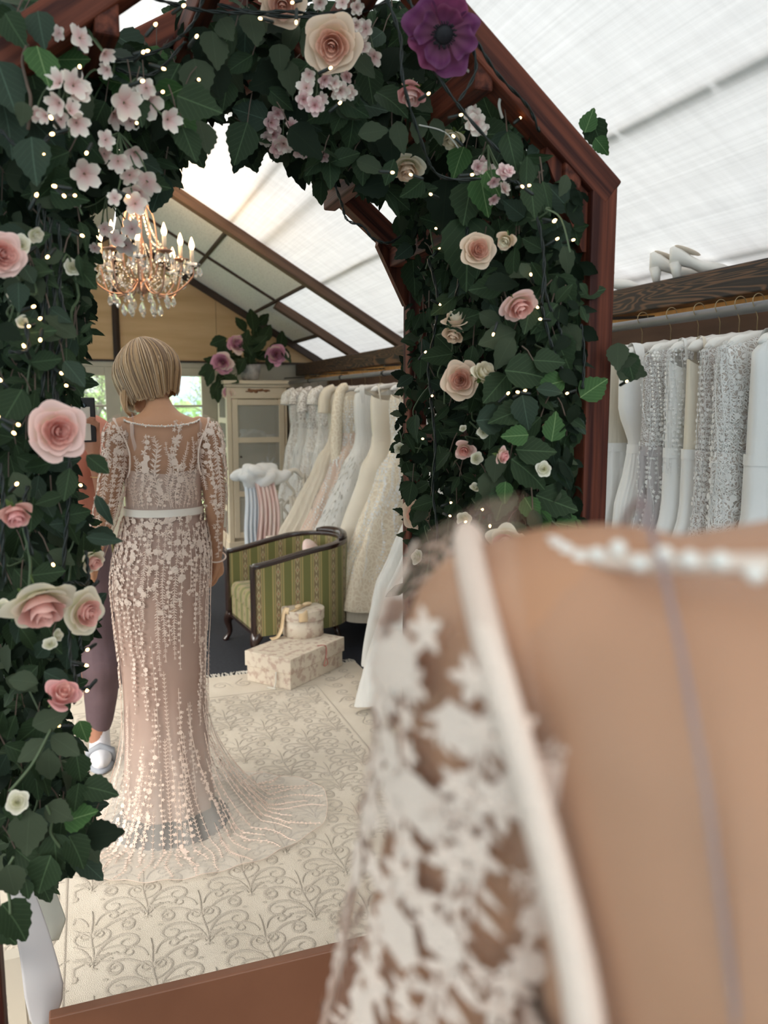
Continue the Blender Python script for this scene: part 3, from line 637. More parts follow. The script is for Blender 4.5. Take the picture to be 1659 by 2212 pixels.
for z, pts in ((5, [(1280,880,1.1),(1262,915,1.1),(1255,935,1.11),(1235,970,1.12)]), (5, [(1215,838,1.12),(1228,860,1.12),(1245,895,1.12),(1258,920,1.12)]), (5, [(1128,922,1.13),(1155,935,1.13),(1185,965,1.13),(1215,1005,1.12)]), (6, [(1140,1060,1.13),(1142,1080,1.13),(1160,1065,1.13),(1200,1110,1.12),(1215,1140,1.12)]), (2, [(100,1740,1.06),(112,1770,1.06),(110,1800,1.06),(130,1830,1.06)]), (2, [(30,1850,1.05),(12,1890,1.05),(20,1940,1.05),(22,1975,1.04)]), (0, [(60,95,1.06),(48,130,1.06),(58,180,1.06),(66,215,1.05),(60,280,1.05)]), (6, [(935,1290,1.55),(925,1310,1.55),(912,1330,1.55)]), (2, [(110,1575,1.05),(70,1650,1.04),(20,1710,1.03)]), (2, [(50,1140,1.05),(65,1210,1.05),(62,1280,1.05)])):
    b = MB(); b.tube(smoothpath([onY(*p) for p in pts], 6), .002, 5); b.obj('twig', M_TWIG if z != 2 else M_STEM, ZT[z], True)
# ------------------------------------------------------------------ roses and blossoms
def petal_mat(name, edge, base, tr=.25):
    m = mat(name, edge, .65, spec=.2, sheen=.2); n, l = nodes_of(m); b = find(m, 'BSDF_PRINCIPLED')
    uv = n.new('ShaderNodeUVMap'); sp = n.new('ShaderNodeSeparateXYZ'); rp = n.new('ShaderNodeValToRGB'); l.new(uv.outputs[0], sp.inputs[0]); l.new(sp.outputs['Y'], rp.inputs[0])
    rp.color_ramp.elements[0].color = (*base, 1); rp.color_ramp.elements[1].color = (*edge, 1); rp.color_ramp.elements[0].position = .1; rp.color_ramp.elements[1].position = .80; e_ = rp.color_ramp.elements.new(.97); e_.color = (*[min(1, c*1.12+.03) for c in edge], 1)
    l.new(rp.outputs[0], b.inputs['Base Color']); t = n.new('ShaderNodeBsdfTranslucent'); l.new(rp.outputs[0], t.inputs[0]); mxs = n.new('ShaderNodeMixShader'); mxs.inputs[0].default_value = tr
    l.new(b.outputs[0], mxs.inputs[1]); l.new(t.outputs[0], mxs.inputs[2]); l.new(mxs.outputs[0], find(m, 'OUTPUT_MATERIAL').inputs[0]); return m
PM = {'pink_in': petal_mat('petal_pink_heart', (.88,.52,.45), (.88,.47,.39)), 'pink_out': petal_mat('petal_pale_pink', (.88,.62,.56), (.84,.72,.50)),
      'peach_in': petal_mat('petal_peach_heart', (.87,.55,.42), (.86,.50,.36)), 'peach_out': petal_mat('petal_peach_cream', (.86,.66,.50), (.80,.68,.42)),
      'cream': petal_mat('petal_cream', (.86,.78,.62), (.78,.74,.46)), 'rosy': petal_mat('petal_rosy_pink', (.85,.45,.43), (.85,.42,.38)),
      'white': petal_mat('petal_ivory', (.82,.78,.66), (.66,.66,.40)), 'violet': petal_mat('petal_violet', (.16,.034,.115), (.26,.09,.14), .3), 'magenta': petal_mat('petal_magenta', (.22,.040,.11), (.20,.05,.12), .3),
      'blossom': petal_mat('petal_blossom', (.88,.79,.70), (.80,.52,.50)), 'blush': petal_mat('petal_blush', (.84,.66,.62), (.72,.36,.40)), 'peony': petal_mat('petal_peony', (.70,.36,.50), (.52,.14,.30))}
M_SEPAL = mat('sepal_green', (.085,.135,.03), .6, trans=.2); M_STAMEN = mat('stamen', (.70,.45,.35), .7); M_BLACK = mat('anemone_centre', (.004,.003,.006), .7)
def petal(th, wid, Rr, h, z0, curl, seed, nu=7, nv=6):
    rr = random.Random(seed); ph = rr.uniform(0, 6); b = MB()
    def fn(i, j):
        a = 2*i-1; t = j*(1-.13*a*a*j); e = max(0, t-.60)/.40
        rad = Rr*(.10+.90*math.sin(PI/2*min(1, t*1.08))**.85) + curl*Rr*.26*e*e*(1+.25*math.sin(2*a+ph)); z = z0 + h*(1-math.cos(PI/2*t**.9)) - curl*h*.30*e*e + .035*math.sin(4*a+ph)*e
        an = th + wid*a*math.sqrt(max(.03, math.sin(PI*(.16+.62*t)))); rad *= 1 + .05*math.sin(3*a+ph)*t
        return (rad*math.cos(an), rad*math.sin(an), z)
    b.grid(fn, nu, nv); return b, b.last_uv
ROSE = {}
def rose_meshes(kind):
    if kind in ROSE: return ROSE[kind]
    L = []   # (part name, mesh, which material)
    if kind == 'open': lay = [(2,.17,.86,.05,.1,1.5,'in'),(3,.29,.88,.02,.25,1.25,'in'),(4,.42,.84,0,.4,1.05,'in'),(4,.56,.74,-.02,.6,.95,'in'),(5,.72,.60,-.05,.9,.85,'out'),(5,.92,.40,-.1,1.2,.78,'out')]
    elif kind == 'half': lay = [(3,.28,1.05,.05,.1,1.25,'in'),(4,.46,1.05,0,.3,1.05,'in'),(5,.66,.95,-.05,.7,.9,'out'),(3,.80,.70,-.1,1.2,.8,'out')]
    elif kind == 'droop': lay = [(3,.28,1.0,.05,.1,1.25,'in'),(4,.46,1.0,0,.3,1.05,'in'),(5,.66,.9,-.05,.6,.9,'in'),(5,.82,.72,-.1,1.0,.85,'out'),(4,.95,.5,-.12,1.4,.8,'out')]
    else: lay = [(3,.34,.8,0,.1,1.2,'in'),(4,.60,.70,0,.4,1.0,'in'),(5,.88,.5,-.05,.9,.85,'out')]
    s = 0
    for li, (n_, Rr, h, z0, curl, wid, w_) in enumerate(lay):
        for k in range(n_):
            s += 1; b, uv = petal(2*PI*k/n_ + li*.55 + .1*math.sin(s), wid, Rr*(1+.05*math.sin(s*2.3)), h, z0, curl, s, 11 if kind != 'mini' else 6, 7 if kind != 'mini' else 4)
            L.append(('petal', b.mesh('petal', PM['pink_in'], True, uv), w_))
    b = MB()
    def core(i, j):
        a = i*4.4*PI; r_ = .02+.17*i; t = j; return (r_*math.cos(a)*(.6+.4*t), r_*math.sin(a)*(.6+.4*t), .1 + .74*t + .06*(1-i))
    b.grid(core, 30, 4); L.append(('heart', b.mesh('heart', PM['pink_in'], True, b.last_uv), 'in'))
    b = MB()
    for k in range(5):
        a = 2*PI*k/5+.3
        def sp_(i, j):
            y = (2*i-1)*.16*math.sin(PI*(.15+.8*j))*1.1; r_ = .12+.62*j; z = -.12 + .10*j - .35*j*j*(.5+.5*math.sin(k*2)); return (r_*math.cos(a)-y*math.sin(a), r_*math.sin(a)+y*math.cos(a), z)
        b.grid(sp_, 3, 5)
    b.lathe([(.03,-.30),(.14,-.24),(.17,-.12),(.10,-.05)], 8); b.tube([(0,0,-.25),(.05,.02,-.6),(.1,.1,-1.0)], .035, 5)
    L.append(('sepals', b.mesh('sepals', M_SEPAL, True), None)); ROSE[kind] = L; return L
def put_rose(u, v, d, y, face, kind, mi, mo, label, name='artificial_rose', group='roses on the arch', spin=None, cat='rose'):
    y = near_y(u, v, y) - .02; p = onY(u, v, y); s = d*(p-CAM).dot(_f)/F_PX/2; tc = (CAM-p).normalized(); z = (_r*face[0] + _u*face[1] + tc*face[2]).normalized()
    off = {'open': .25, 'half': .4, 'droop': .35, 'mini': .3}[kind]; M = at(p - z*s*off, frame(z.orthogonal(), z) @ Matrix.Rotation(R.uniform(0, 6) if spin is None else spin, 3, 'Z'), s)
    t = thing(name, label, cat, group=group, M=M)
    for nm, me, w_ in rose_meshes(kind):
        o = link(nm, me, t)
        if w_: o.material_slots[0].link = 'OBJECT'; o.material_slots[0].material = PM[mi if w_ == 'in' else mo]
    return t
put_rose(718,97,108,1.17,(-.1,-.25,1),'open','peach_in','peach_out','big open peach rose at the top of the arch, left of the purple anemone')
put_rose(125,932,112,1.02,(.3,-.05,1),'open','pink_in','pink_out','large open pink rose on the left post beside the phone')
put_rose(88,1312,122,1.03,(.25,-.8,.5),'droop','pink_in','cream','wide cream rose with pink heart nodding down, left one of the touching pair')
put_rose(184,1322,92,1.08,(.75,-.2,.55),'open','pink_in','cream','cream rose turned right with a light glowing in it, beside the mauve trousers')
put_rose(34,1112,74,1.03,(.15,-.75,.55),'half','rosy','pink_in','pink rose with hanging head at the left edge of the photo')
put_rose(136,1500,76,1.05,(.25,.5,.75),'half','pink_in','rosy','salmon pink half-open bud looking up, lowest rose on the left post')
put_rose(4,550,90,1.05,(.45,.0,.9),'open','pink_in','pink_out','pale pink rose cut by the left edge, level with the chandelier')
put_rose(200,1212,56,1.16,(.5,-.5,.5),'half','pink_in','cream','small pale rose half hidden behind leaves by the mannequin\'s hidden hand')
put_rose(888,203,66,1.2,(-.1,-.8,.3),'half','pink_out','rosy','pink rose bud hanging beside a glowing light below the purple anemone')
put_rose(880,365,66,1.3,(.0,-.8,.4),'droop','peach_out','cream','drooping cream rose under the top of the arch, dark wire across it')
put_rose(1033,540,68,1.28,(.25,.1,.95),'open','peach_in','peach_out','peach rose high in the right garland, beside a pale half-hidden one')
put_rose(1092,520,44,1.3,(-.3,-.4,.7),'half','cream','peach_out','pale cream rose half hidden right of the high peach rose')
put_rose(1122,662,68,1.2,(.35,-.6,.55),'droop','pink_in','pink_out','pale pink drooping rose near the right post, above rail height')
put_rose(985,690,58,1.42,(-.05,.55,.4),'half','cream','peach_out','slim cream rosebud closed in green sepals, high on the right garland')
put_rose(980,722,52,1.44,(-.2,-.7,.4),'half','peach_out','peach_out','blush petals hanging right under the slim cream rosebud')
put_rose(995,821,74,1.38,(-.1,.0,1),'open','peach_in','peach_out','open peach rose in the middle of the right garland')
put_rose(1046,806,60,1.36,(.3,.35,.6),'half','cream','cream','pale yellow-cream rose touching the open peach rose on its right')
put_rose(1003,972,46,1.36,(-.1,-.3,.8),'half','pink_in','pink_out','small pink rose with a cream mini rose just below right of it')
put_rose(1085,985,40,1.3,(.6,-.2,.5),'half','rosy','pink_out','small dusky pink bud behind leaves near the right post')
put_rose(899,1110,60,1.62,(-.35,.0,.9),'open','peach_in','peach_out','peach rose at the inner edge of the right garland before the gowns')
put_rose(1092,1170,66,1.14,(-.1,-.4,.7),'droop','pink_in','cream','pink and cream rose just above the blurred shoulder')
put_rose(978,302,60,1.28,(-.4,-.7,.3),'half','cream','cream','pale cream rose lying sideways near the right shoulder of the arch')
put_rose(610,8,88,1.25,(.0,-.4,.9),'open','peach_in','peach_out','peach rose cut by the top edge of the photo')
put_rose(528,182,50,1.4,(-.3,-.3,.8),'open','peach_in','peach_in','deep peach rose in shade behind leaves near the timber apex')
put_rose(993,1255,44,1.4,(-.2,.1,.9),'half','cream','cream','cream rose peeping over the blurred shoulder seam')
MINI = [(1045,932,28,1.3,(-.1,.1,1),'cream mini rose beside bright birch leaves right of centre in the right garland'),(1174,1013,32,1.14,(-.05,.1,1),'cream mini rose close to the right post'),(1002,1121,30,1.42,(.1,.1,1),'cream mini rose between two lights low in the right garland'),(1030,990,27,1.3,(.3,0,.8),'cream mini rose just below right of a small pink rose'),(862,968,24,1.68,(-.4,.1,.8),'cream mini rose at the inner edge of the right garland'),(38,1732,46,1.04,(.1,.15,.95),'lowest cream mini rose, above the white cloth on the left'),(156,577,34,1.16,(.1,.2,.9),'white mini rose hanging left of the chandelier'),(46,527,38,1.08,(.2,.2,.9),'white mini rose touching the pale pink rose at the left edge'),(78,508,34,1.09,(.5,-.5,.4),'white rosebud in green sepals left of the chandelier'),(28,640,24,1.1,(.2,.3,.9),'tiny cream rose low left of the chandelier at the photo edge'),(50,695,28,1.1,(.2,.3,.8),'white mini rose half hidden among leaves above the phone level'),(108,1390,28,1.08,(-.1,.3,.8),'cream mini bud under the pair of cream roses'),(126,1372,26,1.09,(.8,.2,.4),'greenish closed bud under the pair of cream roses'),(900,1203,32,1.6,(-.6,.1,.5),'greenish white bud at the lower inner edge of the right garland'),(178,15,22,1.16,(.1,.5,.7),'white bud at the very top left beside the timber'),(8,1315,38,1.05,(.2,.2,.9),'beige mini rose at the left edge beside the wide cream rose'),(1000,925,16,1.34,(-.2,.5,.7),'tiny white bud left of a cream mini rose'),(1028,1052,24,1.32,(.1,.6,.7),'white bud standing up low in the right garland'),(975,1238,26,1.5,(-.2,.2,.9),'white mini rose near the blurred shoulder seam'),(8,590,20,1.07,(.1,.1,1),'tiny white bud under the pale pink rose at the left edge')]
for u, v, d, y, fc, lab in MINI: put_rose(u, v, d, y, fc, 'mini', 'white', 'white', lab, 'mini_rose', 'mini roses on the arch')
# purple anemone
p = onY(958, 72, 1.06); s = 132*(p-CAM).dot(_f)/F_PX/2; zf = ((CAM-p).normalized() + _u*-.3 + _r*.1).normalized()
an = thing('purple_anemone', 'large purple anemone with black centre at the top of the arch', 'anemone', M=at(p, frame(zf.orthogonal(), zf), s))
for li, (n_, Rr, h) in enumerate(((5, 1.0, .12), (4, .78, .3))):
    for k in range(n_):
        b, uv = petal(2*PI*k/n_+li*.5, .72, Rr*(1+.1*math.sin(k*2.1)), h, -.05*(1-li), .8, k*7+li, 15, 8); b.v = [Vector((p_[0]*(1+.05*math.sin(9*math.atan2(p_[1],p_[0])+k)), p_[1]*(1+.05*math.sin(9*math.atan2(p_[1],p_[0])+k)), p_[2] + .07*math.sin(13*math.atan2(p_[1],p_[0])+2*k)*min(1, p_[0]**2+p_[1]**2))) for p_ in b.v]; b.obj('petal', PM['violet' if (k+li) % 3 else 'magenta'], an, True, uv)
b = MB(); b.ell((0,0,.18), (.31,.31,.13), 14, 8)
for k in range(40):
    a = k*2.4; r_ = .34+.1*R.random(); b.tube([(.2*math.cos(a), .15*math.sin(a), .15), (r_*math.cos(a), r_*math.sin(a), .24+.06*R.random())], [.012,.025], 4)
b.obj('centre', M_BLACK, an, True)
# five-petalled blossoms on sprigs
def flower_mesh(name, pm, open_=.25, seed=0, double=False):
    b = MB(); rr = random.Random(seed); uvs = []
    for lay in range(2 if double else 1):
        for k in range(5):
            a0 = 2*PI*k/5 + lay*.6
            def fn(i, j):
                y = (2*i-1)*.42*math.sin(PI*(.08+.8*j))**.8*(1-.3*lay); r_ = (.06+.94*j)*(1-.35*lay); z = open_*(1+lay)*j*1.0 + .12*(2*i-1)**2*j - .18*j*j + .03*math.sin(k*3+j*4)
                return (r_*math.cos(a0)-y*math.sin(a0), r_*math.sin(a0)+y*math.cos(a0), z)
            b.grid(fn, 5, 5); uvs += b.last_uv
    b.k = 1; n0 = len(b.v)
    for k in range(9):
        a = k*2.4; r_ = .12+.12*(k % 3)/2; b.tube([(0,0,.02), (r_*.6*math.cos(a), r_*.6*math.sin(a), .22), (r_*math.cos(a), r_*math.sin(a), .36)], [.012,.01,.025], 3)
    b.k = 2; b.lathe([(.02,-.30),(.05,-.2),(.09,-.06),(.14,.0)], 6)
    uvs += [(0, .9)]*(len(b.v)-n0); return b.mesh(name, [pm, M_STAMEN, M_SEPAL], True, uvs)
FL = [flower_mesh('flower', PM['blossom'], o_, k) for k, o_ in enumerate((.25, .55, .9))]
HY = [flower_mesh('flower', PM[c], .35, k+4, True) for k, c in enumerate(('blossom', 'blush'))]
def sprig(label, pts, y, meshes, group, hang=True, cat='blossom', name='blossom_sprig'):
    t = thing(name, label, cat, group=group); st = MB(); top = None
    P = [onY(u, v, near_y(u, v, y) + R.uniform(-.03, .02)) for u, v, d in pts]
    root = Vector((sum(p.x for p in P)/len(P), sum(p.y for p in P)/len(P)+.02, max(p.z for p in P)+.02))
    for (u, v, d), p in zip(pts, P):
        s = d*(p-CAM).dot(_f)/F_PX/2; tc = (CAM-p).normalized(); z = (tc + Vector((R.uniform(-.8,.8), R.uniform(-.2,.2), R.uniform(-.9,.5)))).normalized()
        link('flower', R.choice(meshes), t, at(p, frame(z.orthogonal(), z) @ Matrix.Rotation(R.uniform(0,6), 3, 'Z'), s))
        a = p - z*s*.25; st.tube(smoothpath([a, a*.6+root*.4 - z*.01, root], 3), .0012, 4, cap=False)
    st.obj('stalks', M_STEM, t, True); return t
sprig('pink-white blossom sprig on the dark timber at top left', [(172,82,60),(127,72,34),(225,115,40),(232,150,34)], 1.1, FL, 'blossom sprigs on the arch')
sprig('thick pale blossom sprig over the light glowing orange at upper left', [(158,185,66),(130,180,52),(128,222,50),(132,258,48),(165,265,52),(172,205,52),(150,240,44),(78,245,36),(100,250,34)], 1.08, FL, 'blossom sprigs on the arch')
sprig('blossom sprig with three wide open pink-white flowers left of the roof opening', [(268,222,74),(318,218,74),(245,245,54),(316,190,46),(362,258,52),(282,262,40)], 1.14, FL, 'blossom sprigs on the arch')
sprig('long hanging blossom sprig above the chandelier', [(228,302,44),(225,332,44),(290,330,50),(255,348,48),(182,375,66),(280,378,48),(318,392,66),(300,415,60),(248,428,36),(292,440,50)], 1.14, FL, 'blossom sprigs on the arch')
sprig('pale blossom sprig hanging in front of the chandelier', [(225,495,34),(248,520,40),(285,495,44),(272,530,50),(205,535,28),(170,450,32)], 1.25, FL, 'blossom sprigs on the arch')
sprig('white blossom cluster right of the big peach rose', [(790,62,40),(775,85,44),(782,102,40),(808,122,42),(770,55,32),(748,45,28),(770,15,34),(790,8,34),(740,5,34),(690,5,34)], 1.2, HY[:1]+FL[1:2], 'blossom clusters on the arch')
sprig('pink and white blossom cluster under the big peach rose', [(662,190,44),(668,160,32),(700,172,36),(735,195,46),(755,198,36),(722,180,34),(655,215,40),(680,228,44),(695,215,30),(750,165,30),(690,140,26)], 1.2, HY+FL[1:2], 'blossom clusters on the arch')
sprig('shaded pink hydrangea cluster hanging against the roof cloth', [(585,265,44),(590,290,44),(612,310,46),(640,300,46),(650,322,42),(630,275,40),(596,320,40),(575,300,34),(655,270,34),(600,245,34),(700,338,26)], 1.32, HY, 'blossom clusters on the arch')
sprig('cream blossom cluster beside the crossbar at upper right', [(1022,250,40),(1028,268,48),(1040,280,36),(1020,235,30)], 1.16, HY[:1], 'blossom clusters on the arch')
sprig('white and pink blossom cluster under the right shoulder of the arch', [(1042,358,42),(1055,370,40),(1032,362,32),(1088,372,38),(1066,392,30),(1088,408,34),(1066,430,28),(1100,370,26)], 1.18, HY, 'blossom clusters on the arch')
# ------------------------------------------------------------------ fairy lights
M_CABLE = mat('dark_green_cable', (.006,.011,.008), .45); M_BULB = mat('warm_led', (1,.9,.7), .3, emit=(1,.58,.22), estr=6)
BM = MB(); BM.ell((0,0,.005), (.0018,.0018,.0028), 8, 6); BM = BM.mesh('bulb', M_BULB)
SM = MB(); SM.lathe([(.0016,-.014),(.0024,-.012),(.0024,.002),(.0019,.003)], 8); SM = SM.mesh('socket', M_CABLE)
def twisted(mb, pts, r=.0016):
    P = smoothpath(pts, 8)
    for ph in (0, PI):
        Q = []
        for i, p in enumerate(P):
            t = (P[min(i+1, len(P)-1)] - P[max(i-1, 0)]).normalized(); x = t.orthogonal().normalized(); y = t.cross(x); a = i*.9+ph; Q.append(p + (x*math.cos(a)+y*math.sin(a))*r*.9)
        mb.tube(Q, r, 4)
def lights(label, bulbs, cables, y):
    t = thing('fairy_light_string', label, 'string lights', group='fairy lights on the arch'); 
    for pts in cables: c = MB(); twisted(c, [onY(u, v, near_y(u, v, yy)) for u, v, yy in pts]); c.obj('cable', M_CABLE, t, True)
    for b in bulbs:
        u, v = b[0], b[1]; p = onY(u, v, near_y(u, v, b[2] if len(b) > 2 else y) - R.uniform(0, .05)); d = Vector((R.uniform(-1,1), R.uniform(-1,.2), R.uniform(-.6,.6))); M = at(p, frame(d.orthogonal(), d))
        link('bulb', BM, t, M); link('socket', SM, t, M)
    return t
lights('fairy lights with black cable wound along the top of the arch',
 [(330,60),(390,17),(304,118),(310,112),(345,146),(300,178),(428,172),(570,42),(637,4),(707,150),(728,228),(920,206),(840,372),(1012,378),(990,40),(1120,258),(988,250),(895,380),(985,300),(935,422),(348,200),(295,268),(640,40),(420,85)], 
 [[(330,-5,1.2),(420,20,1.18),(520,28,1.18),(620,25,1.18),(700,30,1.2),(800,12,1.2)],[(470,10,1.2),(600,35,1.19),(760,30,1.19),(850,-5,1.2)],[(170,105,1.2),(240,130,1.18),(340,110,1.18),(410,60,1.2),(440,-5,1.2)],[(250,150,1.2),(330,160,1.2),(400,90,1.22)],
  [(835,-5,1.1),(865,80,1.1),(870,170,1.1),(905,290,1.12),(950,380,1.14),(1060,385,1.14)],[(870,30,1.1),(930,140,1.1),(1000,240,1.1),(1080,330,1.12)],[(985,0,1.06),(1010,70,1.06),(1028,150,1.07),(990,220,1.08)],[(1030,90,1.06),(1075,160,1.07),(1140,230,1.09),(1165,285,1.1)],[(722,395,1.42),(738,440,1.42),(750,475,1.42),(785,490,1.42),(805,515,1.42),(840,525,1.42),(865,510,1.45)],[(880,-5,1.1),(900,40,1.1),(875,70,1.12)]], 1.12)
lights('fairy lights with a bundle of black cables hanging down the left post',
 [(172,150,1.06),(116,262,1.06),(122,287,1.06),(190,325),(128,404,1.06),(75,430,1.07),(133,418),(158,422),(60,545),(107,550),(42,575),(65,665),(82,692),(68,703),(88,728),(55,755),(128,803),(7,828),(148,835),(35,915,1.03),(23,930,1.03),(32,1050,1.04),(177,1050),(112,1214),(197,1270),(22,1308,1.03),(194,1400),(178,1435),(194,1485),(135,1568),(5,905,1.03),(90,335,1.06),(268,420,1.15),(170,505,1.15)],
 [[(85,440,1.14),(80,520,1.14),(88,600,1.13),(92,680,1.13),(95,770,1.12),(92,860,1.12)],[(95,450,1.15),(100,560,1.14),(100,640,1.13),(108,720,1.13),(112,780,1.12)],[(110,470,1.15),(108,560,1.14),(118,640,1.14),(112,740,1.13),(105,800,1.13)],[(125,480,1.15),(132,560,1.15),(128,620,1.14),(140,700,1.14),(118,800,1.14),(130,880,1.13)],[(112,790,1.12),(118,860,1.12),(138,930,1.11),(150,1000,1.1),(148,1080,1.1),(142,1160,1.1),(135,1250,1.1)],
  [(0,1000,1.03),(8,1080,1.03),(5,1180,1.03),(12,1260,1.04)],[(185,1190,1.1),(190,1230,1.1),(188,1262,1.1),(160,1258,1.1),(138,1262,1.1)],[(150,1350,1.1),(152,1420,1.09),(165,1475,1.08),(160,1520,1.08)],[(172,1370,1.1),(175,1400,1.1),(190,1401,1.1)],[(160,1430,1.1),(176,1434,1.1)],[(170,1490,1.1),(192,1485,1.1)],[(0,280,1.08),(60,330,1.08),(120,280,1.08)],[(20,760,1.05),(60,755,1.05),(55,700,1.06)],[(60,1050,1.05),(50,1110,1.04),(70,1200,1.04)]], 1.1)
lights('fairy lights with thin black cables among the right side leaves',
 [(1192,477),(1197,520),(1135,408),(1135,402),(1148,598),(1155,660),(945,655,1.5),(945,542,1.5),(1173,690),(1068,715),(915,765,1.5),(935,853,1.5),(1127,848),(1126,848),(918,948,1.6),(968,1088,1.45),(968,1113,1.45),(1037,1105,1.35),(1150,1168),(946,495,1.5),(1190,477),(935,1262,1.5),(1092,855),(1230,848,1.08),(1350,826,1.25),(1232,520),(1245,888,1.09),(1058,1130,1.3),(1000,1130,1.4)],
 [[(1060,385,1.16),(1100,390,1.16),(1130,405,1.15),(1160,470,1.15),(1175,560,1.15),(1170,660,1.15)],[(1175,560,1.15),(1180,640,1.15),(1205,700,1.14),(1215,730,1.14)],[(925,560,1.6),(945,640,1.58),(938,720,1.58),(925,790,1.58),(932,860,1.58)],[(930,860,1.58),(940,960,1.58),(935,1060,1.57),(945,1150,1.56),(940,1250,1.55),(938,1290,1.54)],[(1010,490,1.3),(1000,560,1.3),(985,640,1.3)],[(1170,660,1.15),(1190,740,1.15),(1215,800,1.14)],[(1255,700,1.2),(1262,770,1.2),(1258,840,1.2)]], 1.14)
# pale cable tie cord on the crossbar
q = MB(); q.tube(smoothpath([onY(*p) for p in ((985,135,1.12),(1030,165,1.12),(1082,190,1.12),(1078,225,1.12),(1085,255,1.13))], 6), .0022, 6); q.tube(smoothpath([onY(*p) for p in ((905,270,1.2),(960,285,1.2),(990,320,1.2))], 5), .0012, 5)
q.obj('cord', mat('white_cord', (.6,.58,.52), .7), arch, True)['label'] = 'pale thin cord tied to the crossbar'

# ------------------------------------------------------------------ chandelier
M_COPPER = mat('aged_copper', (.42,.25,.18), .35, metal=.85); M_CANDLE = mat('candle_sleeve', (.72,.60,.46), .6)
M_FLAME = mat('flame_bulb', (1,.8,.5), .2, emit=(1,.58,.24), estr=9)
def crystal_mat():
    m = mat('cut_crystal', (1,.98,.95), .02, spec=.8, transp=.0); b = find(m, 'BSDF_PRINCIPLED'); b.inputs['Transmission Weight'].default_value = .8; b.inputs['IOR'].default_value = 1.5; b.inputs['Coat Weight'].default_value = .6; return m
M_CRY = crystal_mat()
CH = thing('chandelier', 'crystal chandelier with lit candle bulbs hanging from the ridge above the mannequin', 'chandelier', (.395, 5.7, 2.06))
q = MB(); q.lathe([(.0,.12),(.03,.13),(.045,.16),(.03,.20),(.018,.24),(.02,.40),(.03,.44),(.018,.50),(.018,.62),(.04,.66),(.05,.69),(.012,.72),(.01,1.1)], 14); q.obj('stem', M_COPPER, CH, True)
drop = MB(); n_ = 6
prof = [(.0,-.062),(.011,-.048),(.0145,-.036),(.009,-.014),(.0,.0)]
drop.lathe([(max(r_, .0006), z) for r_, z in prof], n_); DROP = drop.mesh('crystal_drop', M_CRY, False)
bead = MB(); bead.lathe([(.0005,-.008),(.0065,-.003),(.0065,.003),(.0005,.008)], 6); 
def chain(mb, P, r=.0062, step=.016):
    L = 0; P = smoothpath(P, 10); acc = 0
    for a, b in zip(P, P[1:]):
        acc += (b-a).length
        if acc > step:
            acc = 0; mb.add([b + Vector(v) * (r/.0065) for v in bead.v], bead.f)
beads = MB(); NA = 10
for k in range(NA):
    a = 2*PI*k/NA + .2; Rr = .345 if k % 2 else .27; zb = .30 if k % 2 else .36; c, s_ = math.cos(a), math.sin(a)
    q = MB(); q.tube(smoothpath([(.02*c,.02*s_,.22),(.10*c,.10*s_,.13),(.22*c,.22*s_,.13),(Rr*c,Rr*s_,zb-.07),(Rr*c,Rr*s_,zb)], 7), .006, 6); q.obj('arm', M_COPPER, CH, True)
    q = MB(); q.lathe([(.006,zb-.01),(.05,zb+.006),(.056,zb+.014),(.02,zb+.01),(.016,zb+.03)], 12, (Rr*c, Rr*s_, 0)); q.obj('candle_pan', M_CRY if k % 2 else M_COPPER, CH, True)
    q = MB(); q.lathe([(.013,zb+.012),(.013,zb+.10),(.009,zb+.104)], 10, (Rr*c, Rr*s_, 0)); q.obj('candle', M_CANDLE, CH, True)
    q = MB(); q.lathe([(.008,zb+.10),(.017,zb+.122),(.018,zb+.135),(.009,zb+.165),(.001,zb+.185)], 10, (Rr*c, Rr*s_, 0)); q.obj('candle_bulb', M_FLAME, CH, True)
    for j in range(6):
        b_ = a + (j-2.5)*.95; x, y_ = Rr*c + .052*math.cos(b_), Rr*s_ + .052*math.sin(b_)
        if j != 2 or True: link('crystal_drop', DROP, CH, Matrix.Translation((x, y_, zb-.005)) @ Matrix.Rotation(R.uniform(0,3), 4, 'Z') @ Matrix.Scale(R.uniform(.8,1.15), 4))
    a2 = a + 2*PI/NA; R2 = .27 if k % 2 else .345; z2 = .36 if k % 2 else .30
    chain(beads, [(Rr*c, Rr*s_, zb), ((Rr*c+R2*math.cos(a2))*.46, (Rr*s_+R2*math.sin(a2))*.46, zb-.13), (R2*math.cos(a2), R2*math.sin(a2), z2)])
    chain(beads, [(.03*c,.03*s_,.68), (.12*c,.12*s_,.46), (Rr*c*.95,Rr*s_*.95,zb+.02)]); chain(beads, [(Rr*c, Rr*s_, zb), (.16*c,.16*s_,.20), (.04*c,.04*s_,.44)])
    q = MB(); q.tube(smoothpath([(.03*c,.03*s_,.20),(.10*c,.10*s_,.26),(.115*c,.115*s_,.46),(.09*c,.09*s_,.64),(.035*c,.035*s_,.70),(.02*c,.02*s_,.66)], 6), .0045, 5); q.obj('scroll_rod', M_COPPER, CH, True)
    for rr_, z_ in ((.20, .10), (.12, .04)):
        ang = a + (.3 if rr_ > .15 else 0); link('crystal_drop', DROP, CH, Matrix.Translation((rr_*math.cos(ang), rr_*math.sin(ang), z_+.02)) @ Matrix.Scale(1.25, 4))
        chain(beads, [(rr_*math.cos(ang), rr_*math.sin(ang), z_+.02), (rr_*.8*math.cos(ang), rr_*.8*math.sin(ang), z_+.10), (.1*c,.1*s_,.16)])
tag(beads.obj('bead_chains', M_CRY, CH), kind='stuff')
link('crystal_drop', DROP, CH, Matrix.Translation((0,0,.08)) @ Matrix.Scale(1.5, 4))
q = MB(); q.tube([(0,0,1.08),(0,0,1.13)], [.05,.02], 12); q.obj('ceiling_rose', M_COPPER, CH, True)
